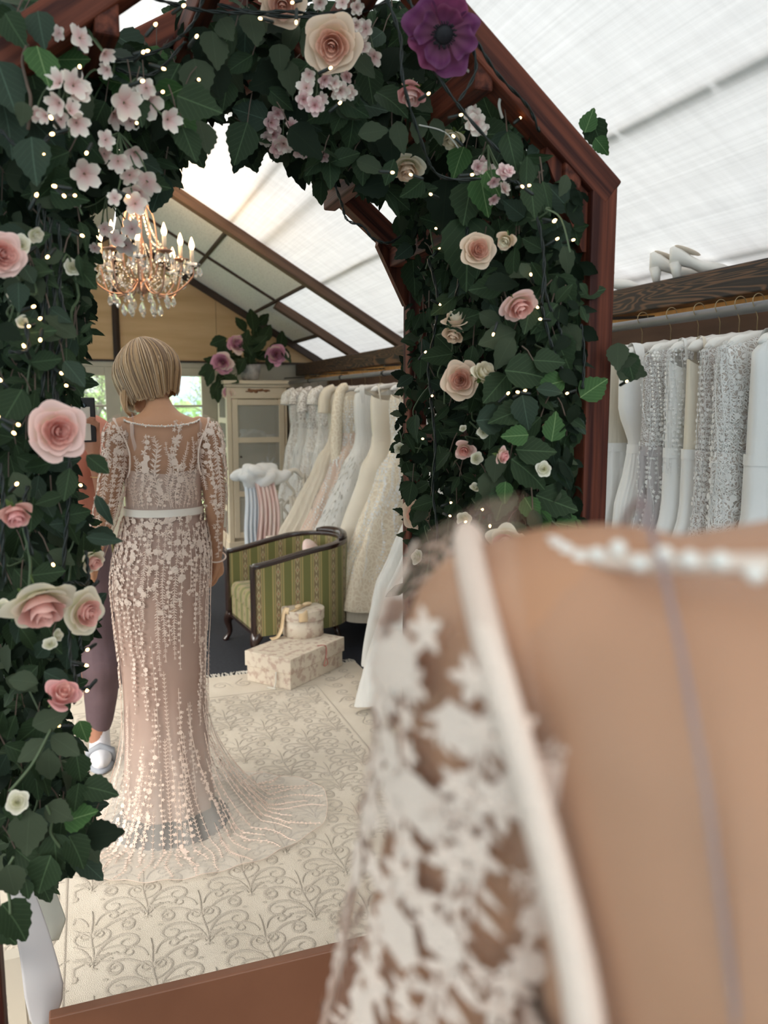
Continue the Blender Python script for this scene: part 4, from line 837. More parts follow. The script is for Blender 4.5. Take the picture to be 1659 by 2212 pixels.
ld = bpy.data.lights.new('chandelier_glow', 'POINT'); lo = bpy.data.objects.new('chandelier_glow', ld); COL.objects.link(lo); lo.parent = CH; lo.location = (0, 0, .62); ld.energy = 14; ld.color = (1,.66,.36); ld.shadow_soft_size = .2
# ------------------------------------------------------------------ mannequin in the lace gown, its reflection built as a solid figure
M_SKIN = mat('mannequin_skin', (.47,.238,.13), .45, (.50,.262,.148), 5, spec=.35)
M_SKINP = mat('person_skin', (.44,.21,.135), .55, (.48,.24,.155), 7, spec=.3)
M_HAIR = [mat('hair_honey', (.46,.28,.135), .45, spec=.5), mat('hair_fair', (.62,.43,.26), .42, spec=.5), mat('hair_brown', (.22,.125,.06), .45, spec=.5)]
M_TULLE = mat('sheer_tulle', (.68,.50,.40), .9, spec=.05, transp=.87)
M_TULLE2 = mat('ivory_train_tulle', (.86,.81,.74), .9, spec=.05, transp=.70)
_n, _l = nodes_of(M_TULLE2); _tc = _n.new('ShaderNodeTexCoord'); _sp = _n.new('ShaderNodeSeparateXYZ'); _mr = _n.new('ShaderNodeMapRange')
_mr.inputs['From Min'].default_value = .10; _mr.inputs['From Max'].default_value = .50; _mr.inputs['To Min'].default_value = .72; _mr.inputs['To Max'].default_value = .985
_l.new(_tc.outputs['Object'], _sp.inputs[0]); _l.new(_sp.outputs['Z'], _mr.inputs['Value']); _l.new(_mr.outputs[0], find(M_TULLE2, 'MIX_SHADER').inputs[0])   # the net is gathered, hence denser, towards the hem
M_NUDE = mat('nude_satin_lining', (.43,.29,.235), .45, (.48,.33,.27), 3, spec=.35)
M_LACE = mat('ivory_lace', (.85,.685,.58), .8, bump=.4, bscale=500)
M_BEAD = mat('pearl_bead', (.88,.84,.78), .25, spec=.6)
M_SASH = mat('ivory_satin_band', (.80,.73,.64), .35, spec=.5)
TR = [(.80,.132,.102,-.019,0),(.90,.142,.110,-.017,0),(1.0,.136,.105,-.008,0),(1.08,.122,.094,0,0),(1.13,.1175,.088,0,0),(1.20,.119,.094,0,0),(1.28,.122,.104,0,.004),(1.34,.128,.102,0,.004),(1.385,.136,.090,0,.0),(1.410,.138,.077,0,-.004),(1.426,.122,.068,0,-.006),(1.437,.096,.060,0,-.004),(1.449,.068,.054,0,.002),(1.467,.050,.047,0,.012),(1.485,.041,.043,-.001,.026),(1.51,.038,.043,-.008,.048),(1.545,.044,.052,-.018,.074)]
def tors(z): return table(z, TR)
def tpt(phi, z, o=0):
    hx, hy, cx, cy = tors(z); return Vector((cx+(hx+o)*math.cos(phi), cy+(hy+o)*math.sin(phi), z))
def fingers(mb, wrist, d, side, nrm, s=1.0, curl=.5):
    d, side, nrm = Vector(d).normalized(), Vector(side).normalized(), Vector(nrm).normalized(); w = Vector(wrist)
    mb.tube([w, w+d*.035*s, w+d*.075*s, w+d*.088*s], [.021*s,.030*s,.032*s,.022*s], 8)
    for k in range(4):
        L = (.062,.072,.068,.052)[k]*s; b = w + d*.078*s + side*(k-1.5)*.017*s; p1 = b + d*L*.45 - nrm*L*.12*curl; p2 = p1 + d*L*.33 - nrm*L*.3*curl; p3 = p2 + d*L*.2 - nrm*L*.35*curl
        mb.tube([b - d*.01, b, p1, p2, p3], [.010*s,.0095*s,.0088*s,.008*s,.005*s], 7)
    b = w + d*.03*s - side*.024*s; mb.tube([b, b - side*.022*s + d*.022*s - nrm*.008*s, b - side*.028*s + d*.05*s - nrm*.018*s, b - side*.026*s + d*.07*s - nrm*.024*s], [.013*s,.0115*s,.010*s,.006*s], 7)
def remesh(o, vs=.006, it=6):
    m = o.modifiers.new('skin', 'REMESH'); m.mode = 'VOXEL'; m.voxel_size = vs; m.use_smooth_shade = True
    s = o.modifiers.new('smooth', 'SMOOTH'); s.factor = .5; s.iterations = it; return o
ARM = {1: [(.105,0,1.400),(.134,-.004,1.388),(.148,-.012,1.30),(.165,-.02,1.13),(.172,.015,1.02),(.178,.055,.93)], -1: [(-.105,0,1.400),(-.134,-.004,1.388),(-.148,-.012,1.30),(-.185,-.03,1.13),(-.213,.01,1.03),(-.236,.055,.94)]}
AR = [.042,.043,.038,.032,.028,.023]
def armpath(s): P = smoothpath(ARM[s], 6); n = len(P); return P, [table(i/(n-1)*5, [(k, AR[k]) for k in range(6)])[0] for i in range(n)]
HC = Vector((-.030, .098, 1.583)); HR = Matrix.Rotation(math.radians(38), 3, 'Z') @ Matrix.Rotation(math.radians(-20), 3, 'X')   # head turned to its left, bowed
MN = thing('mannequin', 'blonde bobbed mannequin in a lace gown, seen whole from behind through the arch', 'mannequin', (.240, 2.814, 0), group='mannequins')
b = MB(); NS = 26
prof = [(z, *tors(z)) for z in list(np.linspace(.80, 1.37, 20)) + list(np.linspace(1.385, 1.545, 18))]
vs = []
for z, hx, hy, cx, cy in prof:
    for k in range(NS): a = 2*PI*k/NS; vs.append((cx+hx*math.cos(a), cy+hy*math.sin(a), z))
m_ = len(prof); b.add(vs, [(i*NS+k, i*NS+(k+1) % NS, (i+1)*NS+(k+1) % NS, (i+1)*NS+k) for i in range(m_-1) for k in range(NS)] + [tuple(range(NS-1,-1,-1)), tuple((m_-1)*NS+k for k in range(NS))])
for s in (1, -1):
    P, rs = armpath(s); b.tube(P, rs, 14); d = (P[-1]-P[-3]).normalized(); fingers(b, P[-1], d, Vector((0, 1, .1)), Vector((s, 0, 0)), .92, .8)
    b.tube([(s*.062-.019,0,.82),(s*.065-.019,0,.5),(s*.062-.019,-.01,.27),(s*.062-.019,-.01,.06)], [.064,.052,.042,.032], 12); b.ell((s*.065-.019,.035,.048), (.038,.105,.034), 12, 8)
b.ell(HC, (.074,.094,.112), 20, 14, HR)
def hp(x, y, z): return HC + HR @ Vector((x, y, z))
b.ell(hp(0,.035,-.055), (.056,.062,.062), 14, 10, HR); b.ell(hp(0,.072,-.092), (.026,.026,.022), 10, 8, HR)
b.tube([hp(0,.088,.02), hp(0,.108,-.022), hp(0,.094,-.034)], [.009,.014,.010], 8); b.tube([hp(0,.055,.0), hp(0,.092,-.03)], [.012,.012], 6)
for s in (1,-1): b.tube([hp(s*.008,.090,-.058), hp(s*.022,.084,-.059)], [.009,.005], 6); b.ell(hp(s*.074,0,-.02), (.010,.02,.03), 8, 6, HR); b.ell(hp(s*.032,.080,.004), (.019,.013,.011), 8, 6, HR)
b.tube([hp(-.024,.086,-.064), hp(0,.097,-.065), hp(.024,.086,-.064)], [.004,.009,.004], 6)
remesh(b.obj('body', M_SKIN, MN, True), .0055, 5)
b = MB(); b.lathe([(.0,.004),(.205,.004),(.21,.010),(.20,.016),(.0,.016)], 40, (-.015,-.02,0), cap=False); b.obj('base_plate', mat('smoked_base', (.05,.05,.055), .25, spec=.5), MN, True)
q = MB()
for s in (1,-1): q.ell(hp(s*.031,.0905,.004), (.012,.005,.0055), 10, 6, HR)
q.obj('eyes', mat('painted_eye', (.12,.09,.07), .25), MN, True)
q = MB(); q.tube([hp(-.022,.0925,-.062), hp(-.008,.100,-.060), hp(0,.101,-.061), hp(.008,.100,-.060), hp(.022,.0925,-.062)], [.002,.005,.005,.005,.002], 6); q.obj('lips', mat('painted_lips', (.50,.16,.14), .35), MN, True)
# hair: a bob of flat strands over a cap
hb = [MB(), MB(), MB()]; rr = random.Random(4)
crown = hp(-.012, -.02, .118)
def hair_strand(phi, u, mbk, lift, w):
    # phi measured in the head's frame, 90 = face; strands run from the parting to the tips
    c_, s_ = math.cos(phi), math.sin(phi); front = max(0, s_); back = max(0, -s_); left = max(0, -c_)
    tip = -.045 - .055*left*(.4+.6*front) - .03*(1-back)*front*.5 - .035*back - .02*abs(c_)
    if front > .85 and abs(c_) < .5: tip = .055
    tip += rr.uniform(-.012, .012); P = []
    for i in range(9):
        t = i/8; zz = lerp(.112, tip, t**1.15); e = math.sqrt(max(0, 1-((zz)/.118)**2)) if zz > 0 else 1.0; fl = 1 + .13*math.sin(PI*min(1, t*1.02))**1.5 - .55*back*max(0, t-.70) - .22*max(0, t-.8) - .55*front*left*max(0, t-.7)
        rx, ry = (.090+lift)*e*fl, (.106+lift)*e*fl; P.append(hp(c_*rx + (-.012)*(1-t)*(1-e), s_*ry - .018*(1-e), zz + lift*.6))
    n_ = Vector((c_, s_, .2)); n_ = HR @ n_; vs = []
    for i, p in enumerate(P):
        tg = (P[min(i+1,8)]-P[max(i-1,0)]).normalized(); sd = tg.cross(n_).normalized(); ww = w*(.4+1.0*math.sin(PI*(.12+.8*i/8))); vs += [p-sd*ww, p+n_*ww*.45, p+sd*ww]
    fs = []
    for i in range(8): fs += [(3*i,3*i+1,3*i+4,3*i+3),(3*i+1,3*i+2,3*i+5,3*i+4)]
    mbk.add(vs, fs)
for i in range(110): hair_strand(2*PI*i/110, 0, hb[0], -.007, .008)
for i in range(1300): hair_strand(rr.uniform(0, 2*PI), 0, rr.choices(hb, (5,3,4))[0], rr.uniform(-.004,.006), rr.uniform(.0007,.0021))
for i in range(26):   # the long front lock swinging forward on the left
    a = math.radians(rr.uniform(128, 168)); o = Vector((rr.uniform(-.006,.006), rr.uniform(-.006,.006), 0)); A = hp(.086*math.cos(a), .10*math.sin(a), -.01)
    hb[i % 2].tube(smoothpath([A, hp(.096*math.cos(a), .112*math.sin(a), -.06)+o, hp(-.088,.055,-.11)+o, Vector((-.080, .085, 1.44+rr.uniform(-.01,.012)))+o*1.5], 5), [.0034]*10+[.0028]*4+[.001]*2, 4)
hb[0].ell(hp(0,-.016,.028), (.083,.088,.090), 22, 14, HR)
big = MB(); mi = []
for k, x in enumerate(hb): big.k = k; big.add(x.v, x.f)
big.obj('hair', M_HAIR, MN, True)
# ---- gown
def ring_sheet(zs, fn, n=40): 
    b = MB(); vs = [fn(2*PI*k/n, z) for z in zs for k in range(n)]; m_ = len(zs)
    b.add(vs, [(i*n+k, i*n+(k+1) % n, (i+1)*n+(k+1) % n, (i+1)*n+k) for i in range(m_-1) for k in range(n)]); return b
SKT = [(.03,.152,.128),(.15,.146,.122),(.30,.139,.114),(.45,.137,.110),(.60,.143,.113),(.75,.153,.119),(.88,.159,.126),(.95,.156,.123),(1.05,.137,.105),(1.115,.1195,.0905)]
def drift(z): t = min(1, max(0, (1.08-z)/.25)); return -.019*t*t*(3-2*t)
def skirt0(phi, z, o=0):
    hx, hy = table(z, SKT); f = max(0, (.62-z)/.62); w_ = 1 + f*.055*math.sin(9*phi+1) + f*.03*math.sin(14*phi+2+z*3)
    return Vector(((hx*w_+o)*math.cos(phi), (hy*w_+o)*math.sin(phi), z))
def skirt(phi, z, o=0): p = skirt0(phi, z, o); p.x += drift(z); return p
GN = link('gown', ring_sheet(list(np.linspace(.055, 1.12, 34)), lambda a, z: skirt(a, z, .001), 72).mesh('gown', M_NUDE), MN)
GN['label'] = 'nude satin lining under white floral lace and sheer tulle'
# the bustier and its straps
zt_ = lambda a: 1.262 + (.03*max(0, math.sin(a)) if math.sin(a) > 0 else -.008*math.sin(-a)) + .012*abs(math.cos(a))
b = MB(); b.grid(lambda i, j: tpt(2*PI*i, lerp(1.10, zt_(2*PI*i), j), .0065), 56, 9, True); b.obj('bustier', mat('pale_bustier', (.58,.43,.36), .5), GN, True)
def over_shoulder(x, zb0, zb1, o=.004):      # a path on the body from the back at height zb0 over the shoulder to the front at zb1
    pts = []
    zz = 1.40
    while tors(zz)[0] + tors(zz)[2]*(1 if x > 0 else -1) > abs(x)*1.003 and zz < 1.47: zz += .001
    ztop = zz
    for sgn, z0 in ((-1, zb0), (1, zb1)):
        L = []
        for i in range(14):
            z = lerp(z0, ztop, (i/13)**.75); hx, hy, cx, cy = tors(z); k = 1-min(1, ((x-cx)/hx)**2); L.append(Vector((x, cy + sgn*(hy+o)*math.sqrt(k), z + o*(i/13)**4)))
        pts += L if sgn < 0 else L[::-1][1:]
    return pts
def band(mb, P, w, nfn):
    vs = []; n = len(P)
    for i, p in enumerate(P):
        t = (P[min(i+1,n-1)]-P[max(i-1,0)]).normalized(); s = t.cross(nfn(p)).normalized(); vs += [p-s*w/2, p + nfn(p)*.0008, p+s*w/2]
    fs = []
    for i in range(n-1): fs += [(3*i,3*i+1,3*i+4,3*i+3),(3*i+1,3*i+2,3*i+5,3*i+4)]
    mb.add(vs, fs)
for x, xb in ((-.098, -.075), (.122, .112)):
    P = over_shoulder(x, 1.245, 1.285, .010); b = MB(); n = len(P)
    P = [Vector((lerp(xb, x, min(1, i/8)) if i < 14 else lerp(x, x*.36, min(1, (i-14)/7)), p.y, p.z)) for i, p in enumerate(P)]
    if x < 0: P = P[:12]
    band(b, P, .0125, lambda p: Vector((p.x*.4, p.y, max(0, p.z-1.40)*1.5)).normalized()); b.obj('strap', mat('pale_strap', (.60,.43,.35), .45), GN, True)
b = ring_sheet([1.108, 1.116, 1.126, 1.134], lambda a, z: tpt(a, z, .0135) + Vector((0, 0, -.004*math.sin(-a) if a > PI else 0)), 48); b.obj('waist_band', M_SASH, GN, True)
# sheer bodice and sleeves
neck = lambda a: 1.431 - .022*max(0, -math.sin(a))**2 + .020*max(0, math.sin(a))**2
b = MB(); b.grid(lambda i, j: tpt(2*PI*i, lerp(1.12, neck(2*PI*i), j), .0085), 56, 26, True); b.obj('sheer_bodice', M_TULLE, GN, True)
SLV = {}
for s in (1, -1):
    P, rs = armpath(s); b = MB(); b.tube(P[3:], [r_*1.10+.005 for r_ in rs[3:]], 20, cap=False); b.obj('sleeve', M_TULLE, GN, True); SLV[s] = (P, rs)
    b = MB(); c = P[-1]; d = (P[-1]-P[-3]).normalized(); x = d.orthogonal().normalized(); y = d.cross(x)
    b.tube([c + (x*math.cos(2*PI*k/20)+y*math.sin(2*PI*k/20))*.034 for k in range(21)], .003, 5); b.obj('cuff_trim', M_LACE, GN, True)
    b = MB(); L = []
    for x_, y_, z_ in ((.118,-.060,1.245),(.110,-.068,1.27),(.108,-.070,1.32),(.118,-.062,1.36),(.136,-.048,1.40),(.148,-.018,1.428),(.149,.012,1.429),(.138,.047,1.40),(.124,.056,1.36),(.112,.068,1.32),(.107,.073,1.27),(.112,.066,1.24)): L.append(Vector((s*x_, y_, z_)))
    L = smoothpath(L, 5)
    b.tube(L, [.0028 if k_ < 22 else min(.0058, .0028+.0006*(k_-22)) for k_ in range(len(L))], 7); b.obj('armhole_seam', M_LACE, GN, True)
b = MB(); P = over_shoulder(-.092, 1.385, 1.22, .011); P = [Vector((p.x if i < 14 else p.x*(1-.022*(i-14)), p.y, p.z)) for i, p in enumerate(P)]; b.tube(P, .0011, 4); b.obj('tulle_seam', mat('mauve_seam', (.30,.22,.22), .8), GN, True)
b = MB(); b.tube([tpt(2*PI*k/72, neck(2*PI*k/72), .007) for k in range(73)], .0032, 5); b.obj('neckline_cord', M_LACE, GN, True)
# the train
def edge(phi):
    d = (math.degrees(phi) + 360) % 360
    return table(d, [(0,.565),(30,.42),(60,.30),(90,.26),(130,.27),(170,.33),(200,.38),(235,.41),(265,.425),(285,.44),(310,.49),(335,.56),(360,.565)])[0]
def train(phi, s, o=0):
    E_ = edge(phi); z0 = .50
    if s < .5:
        z = lerp(z0, .02, (s/.5)); t = max(0, (.50-z)/.48); p0 = skirt0(phi, max(z, .035), .006); r0 = Vector((p0.x, p0.y, 0)).length; r = lerp(r0, E_, .48*t**2.6) + .006*t*math.sin(17*phi)
    else:
        t = (s-.5)/.5; p0 = skirt0(phi, .035, .006); r0 = Vector((p0.x, p0.y, 0)).length; r = lerp(lerp(r0, E_, .48), E_, t); z = .02 + t*(-.003) - .004*min(1, 6*t) + .004*math.sin(23*phi+3*t)*t
    return Vector((math.cos(phi)*r + drift(z), math.sin(phi)*r, z + o + .012))
b = MB(); b.grid(lambda i, j: train(2*PI*i, j), 120, 44, True); b.obj('tulle_train', M_TULLE2, GN, True)
# lace: small embroidered flowers, sprigs and stems lying on the surfaces
def mot_flower(n=5):
    v = [(0,0,.3)]
    for k in range(20): a = 2*PI*k/20; r_ = .70+.30*math.cos(5*a); v.append((r_*math.cos(a), r_*math.sin(a), .08*math.cos(5*a)))
    return v, [(0, 1+k, 1+(k+1) % 20) for k in range(20)]
def mot_round():
    v = [(0,0,.15)]
    for k in range(18): a = 2*PI*k/18; r_ = .88+.12*math.cos(6*a); v.append((r_*math.cos(a), r_*math.sin(a), .12))
    return v, [(0, 1+k, 1+(k+1) % 18) for k in range(18)]
def mot_sprig():
    v = []; f = []
    for s in (1, -1):
        for k in range(2):
            y = -.5+.8*k; b0 = len(v); v += [(0, y, 0), (s*.5, y+.25, .1), (s*.95, y+.7, .0), (s*.35, y+.55, .1)]; f.append((b0, b0+1, b0+2, b0+3))
    b0 = len(v); v += [(-.09,-.9,0),(.09,-.9,0),(.06,1,0),(-.06,1,0)]; f.append((b0,b0+1,b0+2,b0+3)); return v, f
def mot_chev(): return [(0,-.2,0),(.8,.45,0),(.8,.8,0),(0,.2,.1),(-.8,.8,0),(-.8,.45,0)], [(0,1,2,3),(0,3,4,5)]
MOT = {'f': mot_flower(), 'r': mot_round(), 's': mot_sprig(), 'c': mot_chev()}
def motif(mb, k, p, n_, t, size):
    n_ = Vector(n_).normalized(); t = Vector(t); t = (t - n_*t.dot(n_)).normalized(); x = t.cross(n_); v, f = MOT[k]; p = Vector(p)
    mb.add([p + x*a[0]*size + t*a[1]*size + n_*a[2]*size*.5 for a in v], f)
rr = random.Random(9)
def strand(mb, path, kind, size, gap=.011, wob=.004):
    acc = 0
    L = sum((c-a).length for (a, _), (c, _) in zip(path, path[1:])); done = 0
    vs = []
    for (a, na), (c, nc) in zip(path, path[1:]):
        d = c-a; l = d.length; acc += l; done += l
        if acc >= gap:
            acc = 0; env = .45 + .75*math.sin(PI*min(1, done/max(L, 1e-6)))**.6; sd = d.cross(na).normalized()
            if kind == 'c': motif(mb, 'c', c, nc, -d, size*.8)
            elif kind == 's': motif(mb, 's', c + sd*rr.uniform(-wob, wob), nc, d, size*env)
            else:
                motif(mb, rr.choice('ffr'), c + sd*rr.uniform(-wob, wob)*1.5, nc, d + sd*rr.uniform(-1,1)*l, size*rr.uniform(.5,.9)*env)
                if rr.random() < .75: motif(mb, rr.choice('sfs'), c + sd*rr.choice((-1,1))*size*rr.uniform(.5,1.2)*env, nc, d + sd*rr.uniform(-2,2)*l, size*.6*env)
    step = max(1, len(path)//24); P = [p for p, _ in path[::step]]
    if len(P) > 2: mb.tube(P, .0011, 3, cap=False)
LB, LS, LSK, LT = MB(), MB(), MB(), MB()
def nrm_t(p): return Vector((p.x*.8, p.y*1.4, 0)).normalized()
def bodypath(x, z0, z1, side, wig=.006):
    P = []
    for i in range(30):
        z = lerp(z0, z1, i/29); hx, hy, cx, cy = tors(z); xx = x*(hx/.15) + wig*math.sin(z*40+x*50); k = 1-min(.98, ((xx-cx)/(hx+.006))**2); p = Vector((xx, cy+side*(hy+.0105)*math.sqrt(k), z)); P.append((p, Vector((xx*1.2, side*hy*math.sqrt(k)*1.6, 0)).normalized()))
    return P
for side in (-1, 1):
    for x, z1, kd, sz in ((-.068,1.385,'f',.013),(-.035,1.378,'s',.013),(.012,1.36,'s',.008),(.045,1.425 if side < 0 else 1.33,'f',.015),(.078,1.36,'s',.008),(.105,1.375,'s',.010),(-.115,1.315,'s',.010),(.025,1.285,'s',.008),(.062,1.285,'c',.009),(-.09,1.26,'f',.009),(.125,1.36,'f',.010),(-.135,1.25,'s',.009),(-.02,1.24,'f',.010),(.09,1.25,'f',.009)):
        strand(LB, bodypath(x, 1.135, z1, side), kd, sz*1.15, .0105)
LB.obj('bodice_lace', M_LACE, GN); 
for s in (1, -1):
    P, rs = SLV[s]; n = len(P)
    for k in range(11):
        a0 = 2*PI*k/11; i0 = 5; i1 = rr.randint(15, n-8) if k % 3 else n-2; path = []; wig = rr.uniform(-.5,.5)
        for i in range(i0, i1):
            for h in (0, .25, .5, .75):
                if i+1 >= n: continue
                c = P[i].lerp(P[i+1], h); d = (P[i+1]-P[i]).normalized(); x = (Vector((1,0,0)) - d*d.x).normalized(); y = d.cross(x); a = a0 + wig*(i-i0)/n; nn = x*math.cos(a)+y*math.sin(a); path.append((c + nn*(rs[i]*1.10+.0065), nn))
        strand(LS, path, 'f' if k % 2 else 's', .0115, .0115)
    for k in range(150):   # denser flowers on the upper arm
        i = int(5 + abs(rr.gauss(0, 1))*5.5); i = min(i, n-3); a = rr.uniform(0, 2*PI); d = (P[i+1]-P[i]).normalized(); x = (Vector((1,0,0)) - d*d.x).normalized(); y = d.cross(x); nn = x*math.cos(a)+y*math.sin(a)
        motif(LS, rr.choice('frfs'), P[i].lerp(P[i+1], rr.random()) + nn*(rs[i]*1.10+.0075), nn, d, rr.uniform(.006,.0125))
LS.obj('sleeve_lace', M_LACE, GN)
def spath(phi, za, zb, wig=0, ph=0):
    P = []
    for i in range(50):
        z = lerp(za, zb, i/49); f = phi + wig*math.sin(z*9+ph); p = skirt(f, z, .0105); P.append((p, Vector((p.x, p.y*1.3, .05)).normalized()))
    return P
for k in range(640):
    phi = rr.uniform(0, 2*PI); z = 1.10 - abs(rr.gauss(0, .13)); p = skirt(phi, max(z, .55), .009 + rr.uniform(0, .003)); motif(LSK, rr.choice('frfrsf'), p, Vector((p.x, p.y*1.3, 0)), Vector((rr.uniform(-.6,.6), rr.uniform(-.6,.6), -1)), rr.uniform(.006, .0135))
for k in range(46):
    phi = 2*PI*k/46 + rr.uniform(-.04,.04); strand(LSK, spath(phi, 1.07, rr.uniform(.55,.85), .02, k), rr.choice('fsf'), rr.uniform(.0062,.009), .0125)
for k in range(24):
    phi = 2*PI*k/24 + rr.uniform(-.05,.05); za = rr.uniform(.45,.85); strand(LSK, spath(phi, za, za - rr.uniform(.25,.5) if za > .55 else .10, .03, k), rr.choice('ffsc'), rr.uniform(.007,.0105), .012)
LSK.obj('skirt_lace', M_LACE, GN)
for k in range(64):
    phi = 2*PI*k/64 + rr.uniform(-.025,.025); s0, s1 = (rr.uniform(.15,.5), 1.0) if k % 2 else (rr.uniform(.05,.35), rr.uniform(.62,.85)); path = []
    for i in range(70):
        s = lerp(s0, s1*.985, i/69); f = phi + .03*math.sin(s*11+k); p = train(f, s, .003); q_ = train(f, min(1, s+.01), .003); tt = q_-p; sd = Vector((-math.sin(f), math.cos(f), 0)); nn = sd.cross(tt); nn = nn if nn.z > 0 or s < .45 else -nn
        if s < .45 and nn.dot(Vector((math.cos(f), math.sin(f), .2))) < 0: nn = -nn
        path.append((p, nn.normalized()))
    strand(LT, path, rr.choice('fsfcf'), rr.uniform(.0065,.0105), .0115)
LT.obj('train_lace', M_LACE, GN)
b = MB(); b.tube([train(2*PI*k/160, 1.0, .001) for k in range(161)], .0009, 4); b.obj('train_hem', M_LACE, GN, True)
b = MB()
for k in range(90): 
    a = 2*PI*k/90; p = tpt(a, neck(a), .010); b.ell(p + Vector((0,0,rr.uniform(-.004,.004))), (.0027,.0027,.0027), 6, 4)
b.obj('neckline_beads', M_BEAD, GN, True)
# the shoulders are drawn back while the neck leans forward
def _sst(a, b, x): t = min(1, max(0, (x-a)/(b-a))); return t*t*(3-2*t)
def draw_back(o, seen=set()):
    if o.data is not None and o.data.name not in seen:
        seen.add(o.data.name)
        for vtx in o.data.vertices:
            x, y, z = vtx.co
            if z > 1.0: vtx.co.z = z - .012*_sst(1.0, 1.3, z); vtx.co.y = y - .062*_sst(1.0, 1.34, z)*(1-_sst(1.44, 1.50, z))*min(1.2, abs(x)/.165)**2
    for c in o.children: draw_back(c)
for c in MN.children: draw_back(c)
# the same mannequin once more, close to the camera, facing the other way (the photograph shows both)
MN2 = copy_tree(MN); MN2.name = 'mannequin'; MN2.location = (.240, .155, 0); MN2.scale = (1, -1, 1); MN2.rotation_euler = (0, 0, -.51)
for c in list(MN2.children):       # here the neck bends over to the other side, out of the frame
    if c.name.split('.')[0] in ('body', 'hair', 'eyes', 'lips'):
        c.data = c.data.copy()
        for vtx in c.data.vertices: vtx.co.x += .13*(_sst(1.405, 1.49, vtx.co.z) if c.name[:4] == 'body' and (vtx.co - HC).length > .135 else 1)
MN2['label'] = 'blurred mannequin in the close foreground, only its strapped lace shoulder and chest in view'
# ------------------------------------------------------------------ person with the phone, the photographer's reflection built as a solid figure
M_TEE = mat('salmon_jersey', (.55,.22,.15), .9, bump=.2, bscale=60); M_TROU = mat('mauve_sweatpants', (.13,.086,.098), .95, (.16,.105,.118), 8, bump=.25, bscale=25); M_SOCK = mat('white_ribbed_sock', (.72,.71,.74), .9); M_SHOE = mat('grey_shoe', (.34,.36,.40), .6)
PE = thing('person', 'person in mauve sweatpants behind the mannequin, holding a phone up to the face', 'person', (-.105, 3.42, 0))
b = MB()
TP = [(.86,.155,.115),(1.0,.15,.11),(1.12,.135,.10),(1.25,.15,.11),(1.34,.16,.10),(1.385,.15,.08),(1.41,.10,.065),(1.44,.06,.055),(1.50,.05,.05)]
def elip(mb, T, n=20):
    vs = [(hx*math.cos(2*PI*k/n), hy*math.sin(2*PI*k/n), z) for z, hx, hy in T for k in range(n)]; m_ = len(T)
    mb.add(vs, [(i*n+k, i*n+(k+1) % n, (i+1)*n+(k+1) % n, (i+1)*n+k) for i in range(m_-1) for k in range(n)] + [tuple(range(n-1,-1,-1)), tuple((m_-1)*n+k for k in range(n))])
elip(b, TP)
armL = [(.12,0,1.375),(.165,-.03,1.34),(.180,-.13,1.20),(.172,-.225,1.075),(.155,-.27,1.17),(.132,-.315,1.285)]; armR = [(-.12,0,1.375),(-.165,-.03,1.33),(-.18,-.10,1.2),(-.165,-.19,1.07),(-.09,-.27,1.16),(-.02,-.315,1.29)]
for A in (armL, armR): b.tube(smoothpath(A, 5), [lerp(.046,.024,i/25) for i in range(26)], 12)
fingers(b, (.132,-.315,1.285), (-.08,-.05,1), (1,-.2,0), (-.2,1,0), .95, 1.2); fingers(b, (-.02,-.315,1.29), (.1,-.05,1), (-1,-.2,0), (.2,1,0), .95, 1.2)
b.ell((0,-.01,1.60), (.074,.094,.115), 18, 12); b.ell((0,-.045,1.545), (.055,.06,.06), 12, 8); b.tube([(0,-.095,1.62),(0,-.118,1.575),(0,-.10,1.565)], [.009,.014,.01], 8); b.tube([(-.022,-.094,1.54),(0,-.104,1.539),(.022,-.094,1.54)], [.004,.009,.004], 6)
for s in (1,-1): b.ell((s*.075,0,1.59), (.01,.02,.03), 8, 6); b.tube([(s*.085,0,.88),(s*.095,-.01,.5),(s*.10,0,.28),(s*.10,.01,.06)], [.085,.058,.05,.036], 12); b.ell((s*.10,-.05,.04), (.04,.11,.036), 12, 8)
remesh(b.obj('body', M_SKINP, PE, True), .0065, 4)
b = MB(); b.ell((0,.012,1.635), (.085,.10,.10), 18, 12); b.ell((0,.05,1.57), (.08,.065,.13), 16, 10); b.ell((0,.06,1.46), (.075,.045,.12), 14, 8); remesh(b.obj('hair', M_HAIR[2], PE, True), .008, 4)
b = MB()
for s in (1,-1): b.ell((s*.03,-.096,1.605), (.013,.006,.007), 8, 6)
b.obj('eyes', mat('dark_eye', (.03,.025,.02), .2), PE, True)
b = MB(); elip(b, [(z, hx+.012, hy+.012) for z, hx, hy in TP[:7]])
for A in (armL, armR): b.tube(smoothpath(A[:3], 5), [.062,.061,.060,.059,.058,.057,.057,.057,.057,.057,.057], 14)
remesh(b.obj('t_shirt', M_TEE, PE, True), .009, 4)
b = MB(); elip(b, [(.80,.15,.12),(.88,.172,.132),(1.0,.165,.125),(1.04,.158,.118)])
for s in (1,-1): b.tube(smoothpath([(s*.088,0,.90),(s*.105,0,.70),(s*.112,-.012,.52),(s*.125,-.035,.42),(s*.122,-.01,.34),(s*.115,.0,.24),(s*.108,.01,.155),(s*.106,.012,.13)], 4), [.098,.098,.096,.092,.088,.085,.083,.081,.080,.080,.080,.082,.084,.080,.076,.074,.072,.07,.068,.066,.062,.060,.057,.054,.050,.047,.046,.045,.044], 16)
remesh(b.obj('sweatpants', M_TROU, PE, True), .008, 3)
